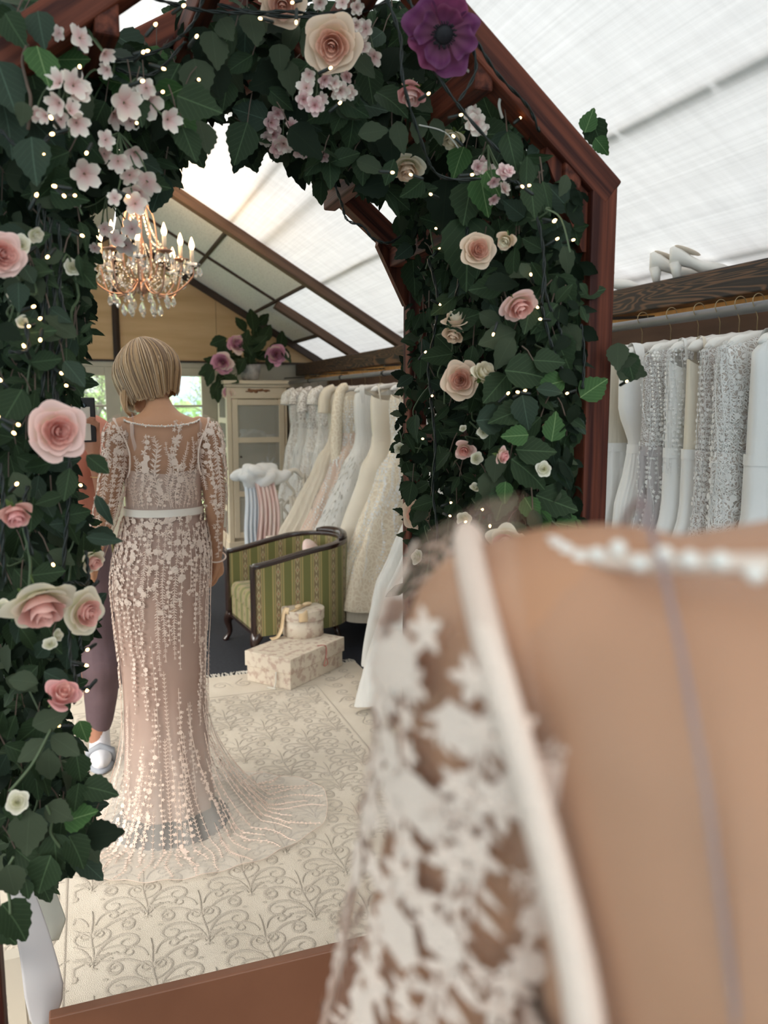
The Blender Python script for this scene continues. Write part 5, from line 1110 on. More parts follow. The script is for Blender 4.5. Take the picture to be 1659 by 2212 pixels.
for s in (1,-1):
    b = MB(); b.tube([(s*.105,.012,.18),(s*.105,.012,.08),(s*.105,0,.05)], [.044,.042,.045], 14); b.ell((s*.105,-.055,.045), (.047,.115,.042), 14, 8); remesh(b.obj('sock', M_SOCK, PE, True), .006, 3)
    b = MB(); b.ell((s*.105,-.05,.018), (.054,.135,.018), 16, 6); b.tube([(s*.105-.05,-.075,.02),(s*.105-.045,-.08,.07),(s*.105,-.085,.094),(s*.105+.045,-.08,.07),(s*.105+.05,-.075,.02)], .014, 8); b.obj('slipper', M_SHOE, PE, True)
b = MB(); b.tube([(.150+.031*math.cos(2*PI*k/16), -.283-.0*k, 1.195+.004*math.sin(k)) if False else (.1475+.030*math.cos(2*PI*k/16), -.285+.030*math.sin(2*PI*k/16), 1.205) for k in range(17)], .0018, 5); b.obj('bracelet', mat('gold', (.7,.45,.2), .3, metal=1), PE, True)
PH = thing('phone', 'pale-backed smartphone in a black bumper held up left of the mannequin', 'phone', (.000, 3.075, 1.413), rz=math.radians(6))
b = MB(); b.box((0,0,0), (.078,.011,.158)); bevel(b.obj('bumper', mat('black_rubber', (.012,.012,.014), .5), PH), .005, 3)
b = MB(); b.box((-.008,-.0058,-.013), (.056,.003,.118)); b.obj('back', mat('pale_case', (.62,.56,.48), .5), PH)
b = MB()
for x, z in ((-.02,.062),(-.02,.040),(.0,.051)): b.lathe([(.009,0),(.009,.003),(.005,.003)], 12, (x, z, .0055))
o = b.obj('lenses', mat('lens_glass', (.01,.01,.015), .1), PH, True); o.rotation_euler = (PI/2, 0, 0)
# ------------------------------------------------------------------ gowns on the two rails
def lace_mat(name, hi, lo, sc=55, thr=.45, bump=.5):
    m = mat(name, hi, .8, spec=.2); n, l = nodes_of(m); b = find(m, 'BSDF_PRINCIPLED'); tc = n.new('ShaderNodeTexCoord')
    no = n.new('ShaderNodeTexNoise'); no.inputs['Scale'].default_value = sc*.35; no.inputs['Detail'].default_value = 1; ad = n.new('ShaderNodeVectorMath'); ad.operation = 'MULTIPLY_ADD'; ad.inputs[1].default_value = (.03,.03,.03)
    l.new(tc.outputs['Object'], no.inputs['Vector']); l.new(no.outputs['Color'], ad.inputs[0]); l.new(tc.outputs['Object'], ad.inputs[2])
    vo = n.new('ShaderNodeTexVoronoi'); vo.feature = 'DISTANCE_TO_EDGE'; vo.inputs['Scale'].default_value = sc; l.new(ad.outputs[0], vo.inputs['Vector'])
    n2 = n.new('ShaderNodeTexNoise'); n2.inputs['Scale'].default_value = sc*.5; n2.inputs['Detail'].default_value = 0; l.new(tc.outputs['Object'], n2.inputs['Vector'])
    s = n.new('ShaderNodeMath'); s.operation = 'MULTIPLY'; s.inputs[1].default_value = 40; l.new(n2.outputs['Fac'], s.inputs[0]); si = n.new('ShaderNodeMath'); si.operation = 'SINE'; l.new(s.outputs[0], si.inputs[0])
    r1 = n.new('ShaderNodeValToRGB'); r1.color_ramp.elements[0].position = .05; r1.color_ramp.elements[1].position = .09; r1.color_ramp.elements[0].color = (1,1,1,1); r1.color_ramp.elements[1].color = (0,0,0,1); l.new(vo.outputs['Distance'], r1.inputs[0])
    r2 = n.new('ShaderNodeValToRGB'); r2.color_ramp.elements[0].position = thr; r2.color_ramp.elements[1].position = thr+.12; l.new(si.outputs[0], r2.inputs[0])
    mxm = n.new('ShaderNodeMath'); mxm.operation = 'MAXIMUM'; l.new(r1.outputs[0], mxm.inputs[0]); l.new(r2.outputs[0], mxm.inputs[1])
    c = n.new('ShaderNodeMix'); c.data_type = 'RGBA'; c.inputs[6].default_value = (*lo, 1); c.inputs[7].default_value = (*hi, 1); l.new(mxm.outputs[0], c.inputs[0]); l.new(c.outputs[2], b.inputs['Base Color'])
    bu = n.new('ShaderNodeBump'); bu.inputs['Strength'].default_value = bump; bu.inputs['Distance'].default_value = .002; l.new(mxm.outputs[0], bu.inputs['Height']); l.new(bu.outputs[0], b.inputs['Normal']); return m
GMAT = {'satin': mat('ivory_satin', (.76,.69,.57), .38, (.72,.65,.53), 3, spec=.4), 'white': mat('white_crepe', (.80,.79,.77), .6, (.77,.76,.73), 4, bump=.08, bscale=60), 'tulle': mat('white_tulle_layers', (.82,.81,.77), .9, (.76,.75,.71), 12, (3,3,.3), bump=.3, bscale=30, trans=.2),
 'cream': mat('cream_tulle_layers', (.80,.74,.62), .9, (.74,.67,.55), 12, (3,3,.3), bump=.3, bscale=30, trans=.2), 'blush': mat('blush_tulle_layers', (.74,.56,.46), .9, (.80,.66,.54), 9, (3,3,.3), bump=.3, bscale=30, trans=.15),
 'champ': lace_mat('champagne_lace', (.80,.72,.58), (.70,.60,.46), 30, .5), 'lace': lace_mat('white_lace_cloth', (.82,.80,.76), (.60,.56,.50), 48, .4), 'greylace': lace_mat('silver_lace_cloth', (.78,.76,.73), (.42,.38,.34), 42, .35),
 'guipure': lace_mat('crochet_lace_cloth', (.80,.78,.76), (.44,.37,.33), 105, .35, .9), 'bold': lace_mat('bold_embroidered_lace', (.84,.82,.79), (.50,.43,.38), 75, .25, 1.0), 'bead': lace_mat('beaded_lace_cloth', (.84,.82,.80), (.42,.36,.32), 130, .5, 1.0),
 'mauvetulle': mat('grey_mauve_tulle', (.50,.46,.46), .9, (.58,.54,.53), 12, (3,3,.3), trans=.15)}
M_HPAD = mat('padded_satin_hanger', (.78,.75,.70), .35, (.72,.68,.63), 9, spec=.5); M_HOOK = mat('brass_hook', (.30,.22,.12), .35, metal=.8)
def hanger(x, y, zr, w, label, group):
    t = thing('padded_hanger', label, 'hanger', (x, y, zr), group=group)
    q = MB(); q.tube([(.022*math.cos(a), 0, .016+.022*math.sin(a)) for a in np.linspace(-.5, PI+.3, 12)] + [(-.004,0,-.02),(0,0,-.03),(0,0,-.075)], .0016, 5); q.obj('hook', M_HOOK, t, True)
    q = MB(); P = [(k*w, 0, -.085 - .035*abs(k)**1.6) for k in np.linspace(-1, 1, 17)]; q.tube(P, [.004]+[.017+.0025*math.sin(k*2.4) for k in range(15)]+[.004], 10); q.obj('padded_arm', M_HPAD, t, True); return t
def gown(x, y, zr, label, group, top='satin', skirt_='satin', W=.34, D=.15, L=1.5, dx=0, pl=16, amp=.075, waist=.155, kind='strap', seed=0, bw=.17, limp=False, hem=None, d0=.05):
    t = thing('wedding_gown', label, 'gown', (x, y, zr), group=group); rr = random.Random(seed)
    T = [(-.10,.11,.024),(-.14,bw*.95,d0*.8),(-.20,bw,d0),(-.30,bw*.98,d0*1.05),(-.42,waist,d0*.9),(-.50,waist*1.08,d0*1.1),(-.62,lerp(waist*1.15, W, .25),lerp(d0*1.3, D, .3)),(-.95,lerp(waist, W, .60),lerp(d0, D, .65)),(-L,W,D)]
    if limp: T = [(-.085,.06,.02),(-.10,.13,.028),(-.125,bw,d0*.8),(-.30,bw*.97,d0),(-.60,bw*.95,d0*1.1),(-.80,W,D*.9),(-L,W*1.1,D)]
    T = [(-z, a, b) for z, a, b in T]
    ph = [rr.uniform(0, 6) for _ in range(3)]
    def pt(a, s, o=0):
        hw, hd = table(s, T); f = max(.16, min(1, (s-.45)/.7)) if not limp else min(1, .35+s*.6); k = 1 + f*amp*(2.4*abs(math.sin(pl*.5*a+ph[0]+.25*math.sin(s*3+ph[1])))-1.2 + .8*math.sin(round(pl*.8)*a+ph[1]+s*1.5)) ; c = math.cos(a); sn = math.sin(a); e = .75
        return Vector(((hw*k+o)*math.copysign(abs(c)**e, c) + dx*max(0, f-.16)**2*1.4, (hd*k*1.1+o)*math.copysign(abs(sn)**e, sn), -s + (.012*math.sin(pl*.5*a+ph[2])*f if s > L*.8 else 0)))
    s0 = {'sheer': .105, 'high': .088, 'wide': .11}.get(kind, .15)
    def neckl(a): return s0 + (.05*abs(math.cos(a))**.5*-1 if kind == 'vneck' else 0) + (.035*max(0, -math.sin(a)) if kind in ('vneck','strap') else 0)
    b = MB(); b.grid(lambda i, j: pt(2*PI*i, lerp(neckl(2*PI*i), .44, j)), 44, 9, True); b.obj('bodice', GMAT[top], t, True)
    b = MB(); b.grid(lambda i, j: pt(2*PI*i, lerp(.43, L, j), .003), max(72, pl*6), 22, True); b.obj('skirt', GMAT[skirt_], t, True)
    if hem:
        b = MB(); b.grid(lambda i, j: pt(2*PI*i, lerp(.9, L+.07, j), -.02), 110, 8, True); b.obj('underskirt', GMAT[hem], t, True)
    b = MB(); b.grid(lambda i, j: pt(2*PI*i, lerp(.415, .445, j), .005), 40, 3, True); b.obj('waist_seam', GMAT[skirt_ if kind != 'sash' else 'white'], t, True)
    for s in (1, -1):
        if kind in ('strap', 'vneck', 'sash'):
            b = MB(); wd = .011 if kind == 'strap' else .035
            P = [(s*.115, -d0*.9, -.20), (s*.125, -d0*.75, -.13), (s*.12, -.012, -.088), (s*.12, .012, -.086), (s*.115, d0*.75, -.13), (s*.11, d0*.9, -.19)]
            band(b, smoothpath(P, 4), wd, lambda p: Vector((0, p.y*1.2, p.z+.17)).normalized()); b.obj('strap', GMAT[top], t, True)
        elif kind in ('cap', 'sheer', 'long'):
            b = MB(); Ls = {'cap': .10, 'sheer': .16, 'long': .52}[kind]; P = [(s*(bw*.70), 0, -.085), (s*(bw*.98), 0, -.115), (s*(bw*1.16), -.006, -.115-Ls*.35), (s*(bw*1.22), -.012, -.115-Ls)]; Q = smoothpath(P, 5)
            b.tube(Q, [lerp(.030, .046 if kind != 'long' else .042, min(1, i/8)) for i in range(len(Q))], 14, cap=False); b.obj('sleeve', GMAT[top], t, True)
    return t, pt
LG = [  # left group, nearest first: y, label, keywords
 (3.50,'nearest white tulle gown on the far rail, lowest hem beside the rug',dict(top='white',skirt_='tulle',W=0.56,D=.17,dx=-0.14,pl=13,seed=1,L=1.63)),
 (3.92,'white tulle gown whose hem lifts off the dark carpet at the rug\'s right corner',dict(top='white',skirt_='tulle',W=0.45,D=.16,dx=-0.10,pl=17,seed=2,L=1.58)),
 (4.32,'short plain white dress with straight hem at the inner edge of the right garland',dict(top='white',skirt_='white',W=0.21,D=.05,dx=-0.01,pl=5,amp=.02,seed=3,L=.72,waist=.165)),
 (4.62,'champagne lace gown with layered net hem behind the boxes',dict(top='champ',skirt_='champ',W=0.45,D=.15,dx=-0.09,pl=10,amp=.035,seed=4,L=1.44,hem='cream')),
 (4.98,'smooth ivory satin gown with thin straps and pointed waist seam',dict(top='satin',skirt_='satin',W=0.40,D=.16,dx=-0.10,pl=6,amp=.05,seed=5,L=1.57)),
 (5.32,'white gown with ragged feathered skirt edge beside the ivory satin one',dict(top='tulle',skirt_='tulle',W=0.43,D=.15,dx=-0.11,pl=11,seed=6,L=1.58,kind='vneck')),
 (5.64,'blush gown with long lace sleeve hanging over its side',dict(top='champ',skirt_='blush',W=0.43,D=.15,dx=-0.11,pl=14,seed=7,L=1.58,kind='long')),
 (5.96,'cream net gown with covered shoulders, fifth from the cabinet',dict(top='cream',skirt_='cream',W=0.47,D=.16,dx=-0.12,pl=19,seed=8,L=1.58,kind='sheer')),
 (6.28,'white lace gown with net skirt, fourth from the cabinet',dict(top='lace',skirt_='tulle',W=.27,D=.15,dx=-.05,pl=17,seed=9,L=1.58,kind='cap')),
 (6.60,'grey-white lace gown, third from the cabinet',dict(top='greylace',skirt_='lace',W=.27,D=.14,dx=-.05,pl=12,seed=10,L=1.58,kind='sheer')),
 (6.90,'white lace gown with beaded bodice, second from the cabinet',dict(top='greylace',skirt_='tulle',W=.27,D=.14,dx=-.05,pl=14,seed=11,L=1.58,kind='cap')),
 (7.20,'sheer-necked white lace gown hanging next to the cabinet',dict(top='lace',skirt_='lace',W=.27,D=.13,dx=-.05,pl=12,seed=12,L=1.58,kind='cap'))]
G1 = 'gowns on the far rail beyond the arch'; RAILX, ZR1, ZR2 = 1.86, 1.675, 1.75
FEATHER = None
for i, (y, lab, kw) in enumerate(LG):
    t, pt = gown(RAILX+.05, y, ZR1, lab, G1, **kw)
    if 'feathered' in lab: FEATHER = (t, pt)
    if i in (3, 6, 8, 9, 10, 11):
        b = MB(); rr = random.Random(60+i)
        for k in range(12):
            a0 = -PI/2 + lerp(-2.0, .6, (k+.5)/12); path = []
            for m_ in range(60): s_ = lerp(.17, rr.uniform(.9, 1.35) if m_ == 0 else 1.25, m_/59); aa = a0 + .10*math.sin(s_*13+k); p_ = pt(aa, s_, .004); path.append((p_, (pt(aa, s_, .03)-p_).normalized()))
            strand(b, path, 'fsfr'[k % 4], .014, .017, .008)
        b.obj('embroidery', GMAT['white'], t)
    hanger(RAILX+.07, y, ZR1, .19, 'padded satin hanger holding the ' + ['nearest tulle gown','tulle gown at the rug corner','short plain dress','champagne lace gown','ivory satin gown','feathered gown','blush gown','cream net gown','white lace gown fourth from the cabinet','grey-white lace gown','beaded lace gown','lace gown next to the cabinet'][i], 'hangers on the far rail')
t, pt = FEATHER; b = MB(); rr = random.Random(3)
for k in range(900):
    a = rr.uniform(0, 2*PI); s = rr.uniform(.55, 1.55); p = pt(a, s, .004); d = Vector((math.cos(a)*.7+rr.uniform(-.4,.4), math.sin(a)*.7, -1)).normalized()*rr.uniform(.025,.05); sd = d.orthogonal().normalized()*.005
    b.add([p, p+d*.5+sd, p+d, p+d*.5-sd], [(0,1,2,3)])
tag(b.obj('feathers', GMAT['tulle'], t), kind='stuff')
# right group: the rail beside the arch
RG = [
 (2.42,'pale draped gown farthest along the near rail, half behind the arch post',dict(top='cream',skirt_='white',W=.22,D=.05,pl=22,amp=.03,seed=21,L=1.3,kind='high',limp=True)),
 (2.27,'finely pleated white gown with tied waist, right of the arch post',dict(top='white',skirt_='white',W=.23,D=.06,pl=34,amp=.035,seed=22,L=1.42,kind='sash',waist=.12)),
 (2.14,'beaded gown with flower brooch on its sheer sleeve and a grey net skirt',dict(top='bead',skirt_='mauvetulle',W=.22,D=.05,pl=16,seed=23,L=1.5,kind='high',limp=True,amp=.06)),
 (2.045,'ivory gown with narrow lace edge between the beaded and the ruched gown',dict(top='white',skirt_='white',W=.21,D=.04,pl=4,amp=.02,seed=24,L=1.5,limp=True,bw=.165,d0=.035)),
 (1.965,'satin gown ruched down its side, next to the crochet lace gown',dict(top='satin',skirt_='white',W=.21,D=.04,pl=9,amp=.05,seed=25,L=1.5,limp=True,bw=.16,d0=.035)),
 (1.895,'crochet lace gown with round eyelets on its shoulder edge',dict(top='guipure',skirt_='guipure',W=.20,D=.035,pl=5,amp=.03,seed=26,L=1.5,kind='high',limp=True,bw=.17,d0=.035)),
 (1.81,'boldly embroidered sheer lace gown with high scalloped shoulder',dict(top='bold',skirt_='bold',W=.21,D=.045,pl=5,amp=.03,seed=27,L=1.5,kind='high',limp=True,bw=.19,d0=.04)),
 (1.70,'plain white crepe gown with broad straps, nearest on the near rail',dict(top='white',skirt_='white',W=.24,D=.06,pl=8,amp=.04,seed=28,L=1.5,kind='vneck',limp=True,bw=.175,d0=.05))]
G2 = 'gowns on the near rail right of the arch'
for i, (y, lab, kw) in enumerate(RG):
    t, pt = gown(RAILX-.02, y, ZR2, lab, G2, **kw)
    hanger(RAILX, y, ZR2, .185, 'padded satin hanger holding the ' + ['pale draped gown','pleated gown','beaded gown','ivory lace-edged gown','ruched gown','crochet gown','bold embroidered gown','white crepe gown'][i], 'hangers on the near rail')
    if i == 1:
        b = MB(); b.tube(smoothpath([(-.115,-.05,-.43),(-.05,-.075,-.45),(.02,-.075,-.43),(.10,-.055,-.42)], 5), [.012]*16, 8); b.ell((-.06,-.08,-.45), (.022,.014,.02), 8, 6)
        for s in (-1, .3): b.tube(smoothpath([(-.06,-.085,-.46),(-.075+.03*s,-.09,-.54),(-.07+.05*s,-.085,-.66)], 4), [.012,.014,.016,.017,.018,.018,.017,.015,.012], 6)
        b.obj('tied_belt', GMAT['white'], t, True)
    if i == 2:
        b = MB()
        for k in range(6): a = k*PI/3; b.ell((-.175+.011*math.cos(a), -.045, -.135+.011*math.sin(a)), (.006,.004,.006), 6, 5)
        b.ell((-.175,-.047,-.135), (.006,.005,.006), 6, 5); b.obj('flower_brooch', M_BEAD, t, True)
        b = MB()
        for j in range(5):
            for k in range(16): b.ell((-.205+.03*j+.006*k*.3, -.058+.002*j, -.16-.012*k), (.0035,.0035,.0035), 5, 4)
        b.obj('pearl_rows', M_BEAD, t, True)
    if i in (2, 5, 6, 3):       # raised embroidery on the lace gowns
        b = MB(); rr = random.Random(40+i)
        for k in range(14):
            a0 = -PI/2 + lerp(-1.9, 1.2, (k+.5)/14); path = []
            for m_ in range(60):
                s_ = lerp(.10, 1.0 if i != 3 else .5, m_/59); aa = a0 + .10*math.sin(s_*16+k); p_ = pt(aa, s_, .004); q_ = pt(aa, s_, .03); path.append((p_, (q_-p_).normalized()))
            strand(b, path, {2: 'f', 5: 'r', 6: 's', 3: 'f'}[i] if k % 2 else 'f', .011 if i == 6 else .0075, .012 if i == 6 else .010, .006)
        b.obj('embroidery', GMAT['white'], t)
    if i == 7:
        b = MB(); b.tube(smoothpath([(-.115,-.055,-.20),(-.10,-.075,-.30),(-.085,-.075,-.36),(-.07,-.07,-.33),(-.085,-.062,-.22)], 5), .0045, 6); b.obj('loose_loop', GMAT['white'], t, True)
# rails, brackets, light strips
def rail(y0, y1, z, label, dx=0):
    t = thing('clothes_rail', label, 'rail', (RAILX+dx, (y0+y1)/2, z)); h = (y1-y0)/2
    q = MB(); q.tube([(0,-h,0),(0,h,0)], .0165, 14); q.obj('tube', M_STEEL, t, True)
    n_ = max(2, int((y1-y0)/.8))
    for k in range(n_):
        yy = lerp(-h+.12, h-.12, k/(n_-1)); q = MB(); q.bar((0,yy,-.0),(0,yy,.05), .03, .008); q.bar((0,yy,.05),(.36,yy,.075), .03, .01); q.tube([(0,yy-.015,0),(0,yy+.015,0)], .021, 12); q.obj('bracket', M_IRON, t)
    return t
rail(-.6, 4.05, ZR2, 'grey steel clothes rail under the near beam, right of the arch'); rail(4.15, 8.3, ZR1, 'long grey clothes rail seen through the arch', .07)
M_LED = mat('amber_led', (1,.7,.35), .3, emit=(1,.50,.15), estr=7)
t = thing('led_string', 'amber light string lying along the pine board over the far gowns', 'string lights', (2.20, 6.2, 1.70)); q = MB(); q.tube([(0,-2,0),(0,2,0)], .004, 5); q.obj('wire', M_IRON, t)
q = MB()
for k in range(110): q.ell((.012*math.sin(k*1.7), -1.98+k*.036, .008*math.cos(k*2.3)), (.004,.004,.004), 5, 4)
tag(q.obj('led', M_LED, t), kind='stuff')
t = thing('led_string', 'amber light string on the pine board above the near rail', 'string lights', (2.22, 1.8, 1.815)); q = MB(); q.tube([(0,-2,0),(0,2,0)], .004, 5); q.obj('wire', M_IRON, t)
q = MB()
for k in range(110): q.ell((.010*math.sin(k*1.7), -1.98+k*.036, .006*math.cos(k*2.3)), (.0035,.0035,.0035), 5, 4)
tag(q.obj('led', M_LED, t), kind='stuff')
# ------------------------------------------------------------------ white shoes on the beam
M_SHOEW = mat('white_leather_shoe', (.76,.73,.68), .35, spec=.5, coat=.2); M_INSO = mat('shoe_lining', (.55,.47,.38), .7)
def pump(name, label, p, rz, group, s=1.0):
    t = thing(name, label, 'shoe', p, rz, group); b = MB(); n = 14
    S = [(-.002,.062,.125,.018),(.012,.056,.132,.027),(.04,.052,.122,.031),(.08,.040,.090,.030),(.12,.018,.066,.033),(.16,.004,.060,.038),(.20,.001,.050,.036),(.235,.002,.034,.024),(.252,.006,.018,.008)]
    vs = []
    for x, z0, z1, hw in S:
        for k in range(n): a = 2*PI*k/n; vs.append((x*s, hw*math.cos(a)*s, (lerp(z0, z1, .5+.5*math.sin(a)))*s))
    b.add(vs, [(i*n+k, i*n+(k+1) % n, (i+1)*n+(k+1) % n, (i+1)*n+k) for i in range(len(S)-1) for k in range(n)] + [tuple(range(n-1,-1,-1)), tuple((len(S)-1)*n+k for k in range(n))]); b.obj('upper', M_SHOEW, t, True)
    b = MB(); b.tube([(.022*s,0,.066*s),(.026*s,0,.03*s),(.030*s,0,0)], [.026*s,.018*s,.014*s], 10); b.obj('heel', M_SHOEW, t, True)
    b = MB(); b.ell((.065*s,0,.112*s), (.055*s,.023*s,.012*s), 12, 6, Matrix.Rotation(.42, 3, 'Y')); b.obj('insole', M_INSO, t, True); return t
p = onX(1405, 602, 2.24); pump('pump_shoe', 'white pump shoe, left one of the pair on the beam', (2.235, p.y, 1.963), math.radians(-38), 'white shoes on the beam')
p = onX(1448, 594, 2.24); pump('pump_shoe', 'white pump shoe, right one of the pair on the beam', (2.235, p.y, 1.963), math.radians(-42), 'white shoes on the beam')
p = onX(1372, 612, 2.24); pump('pump_shoe', 'flat-lying white shoe toe beside the arch post on the beam', (2.225, p.y+.28, 1.963), math.radians(-72), 'white shoes on the beam', .95)
# ------------------------------------------------------------------ display cabinet
M_CAB = mat('chipped_cream_paint', (.66,.57,.42), .55, (.61,.52,.38), 4); M_CHIP = mat('bare_wood_chip', (.20,.09,.04), .8); M_CGLASS = mat('cabinet_glass', (.55,.56,.52), .05, spec=.6, transp=.70)
CB = thing('display_cabinet', 'chipped cream display cabinet with glazed door in the far corner', 'cabinet', (1.31, 8.0, 0)); Wc, Dc, Hc = .62, .56, 1.66
def cbx(nm, a, b_, m=M_CAB, par=CB, bv=.004): q = MB(); q.box2(a, b_); o = q.obj(nm, m, par); return bevel(o, bv) if bv else o
cbx('back_panel', (0,Dc-.02,.06), (Wc,Dc,Hc)); cbx('right_side', (Wc-.025,0,.06), (Wc,Dc,Hc)); cbx('base', (-.01,-.01,0), (Wc+.01,Dc,.10)); cbx('top', (-.015,-.02,Hc-.03), (Wc+.015,Dc,Hc)); cbx('crown', (-.035,-.045,Hc), (Wc+.035,Dc,Hc+.035))
for x in ((0,.045),(Wc-.045,Wc)): cbx('front_post', (x[0],0,.10), (x[1],.04,Hc-.03))
cbx('frieze', (.045,.0,Hc-.14), (Wc-.045,.03,Hc-.03))
dr = cbx('door', (.05,-.012,.14), (.105,.014,Hc-.145)); 
cbx('door_stile', (Wc-.105,-.012,.14), (Wc-.05,.014,Hc-.145), par=dr)
for z in (.14, .55, 1.085, Hc-.205): cbx('door_rail', (.105,-.012,z), (Wc-.105,.014,z+.055), par=dr)
for z0, z1 in ((.195,.55),(.605,1.085),(1.14,Hc-.205)): cbx('door_pane', (.105,-.002,z0), (Wc-.105,.002,z1), M_CGLASS, dr, 0)
q = MB(); q.ell((.125,-.03,.95), (.012,.016,.012), 10, 6); q.obj('door_knob', M_DARK, dr, True)
for y in ((.04,.09),(Dc-.07,Dc-.02)): cbx('side_stile', (0,y[0],.10), (.025,y[1],Hc-.03))
for k in range(6): z = lerp(.10, Hc-.09, k/5); cbx('side_rail', (0,.09,z), (.025,Dc-.07,z+.055))
for k in range(5): z = lerp(.10, Hc-.09, k/5); cbx('side_pane', (.010,.09,z+.055), (.014,Dc-.07,lerp(.10, Hc-.09, (k+1)/5)), M_CGLASS, bv=0)
for z in (.56, 1.10): cbx('shelf', (.03,.05,z-.01), (Wc-.03,Dc-.03,z+.01))
q = MB(); rr = random.Random(8)
for k in range(16): q.ell((.25+.010*k+rr.uniform(-.05,.05), -.002, Hc-.065+rr.uniform(-.012,.012)), (rr.uniform(.015,.04),.004,rr.uniform(.006,.014)), 7, 4)
q.obj('worn_patch', M_CHIP, CB, True)
M_NET = mat('white_net_heap', (.80,.80,.78), .9, trans=.25)
def heap(name, label, c, r, cat, n=26, m=M_NET, seed=0):
    q = MB(); rr = random.Random(seed)
    for k in range(n):
        a = rr.uniform(0, 6.3); e = rr.uniform(0, 1); q.ell((r[0]*.7*e*math.cos(a), r[1]*.7*e*math.sin(a), r[2]*rr.uniform(.25,.75)), (r[0]*rr.uniform(.2,.36), r[1]*rr.uniform(.2,.4), r[2]*rr.uniform(.2,.28)), 9, 6, Matrix.Rotation(rr.uniform(-.6,.6), 3, 'Y'))
    o = q.obj(name, m, None, True); o.location = c; remesh(o, .012, 3); return tag(o, label, cat)
heap('lace_garters', 'white lace bundle on the cabinet\'s upper shelf behind glass', (1.60, 8.24, 1.11), (.19,.12,.11), 'lace bundle', seed=2)
q = MB()
for k in range(4):
    a = k*PI/4+.2; q.add([(0,.0,0),(.03*math.cos(a+.5),.012,.03*math.sin(a+.5)),(.11*math.cos(a),.0,.11*math.sin(a)),(.03*math.cos(a-.5),-.012,.03*math.sin(a-.5))], [(0,1,2,3)]); a += PI; q.add([(0,.0,0),(.03*math.cos(a+.5),.012,.03*math.sin(a+.5)),(.09*math.cos(a),.0,.09*math.sin(a)),(.03*math.cos(a-.5),-.012,.03*math.sin(a-.5))], [(0,1,2,3)])
q.tube([(0,0,.0),(0,0,.26)], .002, 4); o = q.obj('paper_star', GMAT['white']); o.location = (1.76, 8.2, .84); md = o.modifiers.new('t', 'SOLIDIFY'); md.thickness = .003; tag(o, 'white folded paper star hanging in the lower glazed part of the cabinet', 'ornament')
q = MB(); q.lathe([(.03,0),(.045,.02),(.05,.05),(.046,.05),(.04,.02)], 14); o = q.obj('small_bowl', GMAT['white'], None, True); o.location = (1.78, 8.2, 1.11); tag(o, 'small white bowl right of the lace bundle in the cabinet', 'bowl')
# ------------------------------------------------------------------ pot of peonies on the cabinet
M_POT = mat('mottled_grey_pot', (.27,.27,.26), .5, (.48,.47,.45), 14, metal=.2)
PT = thing('peony_pot', 'grey mottled pot of trailing pink peonies on top of the cabinet', 'flower pot', (1.585, 8.2, 1.695))
q = MB(); q.lathe([(.06,0),(.085,.02),(.10,.09),(.108,.16),(.10,.165),(.092,.10)], 20); q.obj('pot', M_POT, PT, True)
stm = MB(); o0 = PT.location; rr = random.Random(6)
PB = rose_meshes('open')
for u, v, d in ((512,745,34),(480,782,36),(597,766,36),(497,848,26),(489,797,18)):
    p = onY(u, v, 8.05) - o0; s = d*8.2/F_PX/2*1.05; tc = (CAM - (p+o0)).normalized(); z = (tc + Vector((rr.uniform(-.5,.5),0,rr.uniform(-.2,.5)))).normalized()
    pn = link('peony', rose_meshes('droop')[-2][1], PT, at(p, frame(z.orthogonal(), z), s)); pn.material_slots[0].link = 'OBJECT'; pn.material_slots[0].material = PM['peony']
    for nm, me, w_ in rose_meshes('droop')[:-2]:
        o = link('petal', me, pn); o.material_slots[0].link = 'OBJECT'; o.material_slots[0].material = PM['peony'] if rr.random() < .7 else PM['blush']
    stm.tube(smoothpath([(0,0,.1), Vector((0,0,.2))*.5+p*.5+Vector((0,0,.06)), p - z*.02], 6), .004, 5)
for u, v, d, a in ((470,738,42,200),(480,755,38,240),(545,690,50,95),(530,735,50,80),(560,745,50,40),(575,720,44,60),(608,735,46,80),(618,765,40,-40),(585,780,44,-100),(540,770,46,-90),(520,790,40,-120),(445,800,44,190),(452,815,40,240),(465,842,42,250),(480,825,40,-60),(500,820,36,-30),(458,780,36,170),(570,690,36,40),(520,700,40,120),(555,715,44,100),(600,750,36,0),(507,770,36,150),(535,750,40,-60),(565,770,40,-20),(548,735,44,20),(490,760,36,100),(470,855,30,-90),(490,840,30,-70)):
    p = onY(u, v, 8.05+rr.uniform(-.08,.1)) - o0; tc = Vector((-.15,-1,0)); an_ = math.radians(a); dd = _r*math.cos(an_)+_u*math.sin(an_); s = d*8.2/F_PX*1.0
    put_leaf(PT, p - dd*s*.5, dd, tc + Vector((rr.uniform(-.5,.5),0,rr.uniform(-.2,.7))), s, 'rose', 'dark'); stm.tube(smoothpath([(0,0,.12), (p-dd*s*.5)*.5+Vector((0,0,.09)), p-dd*s*.5], 4), .0025, 4)
stm.obj('stems', M_STEM, PT, True)
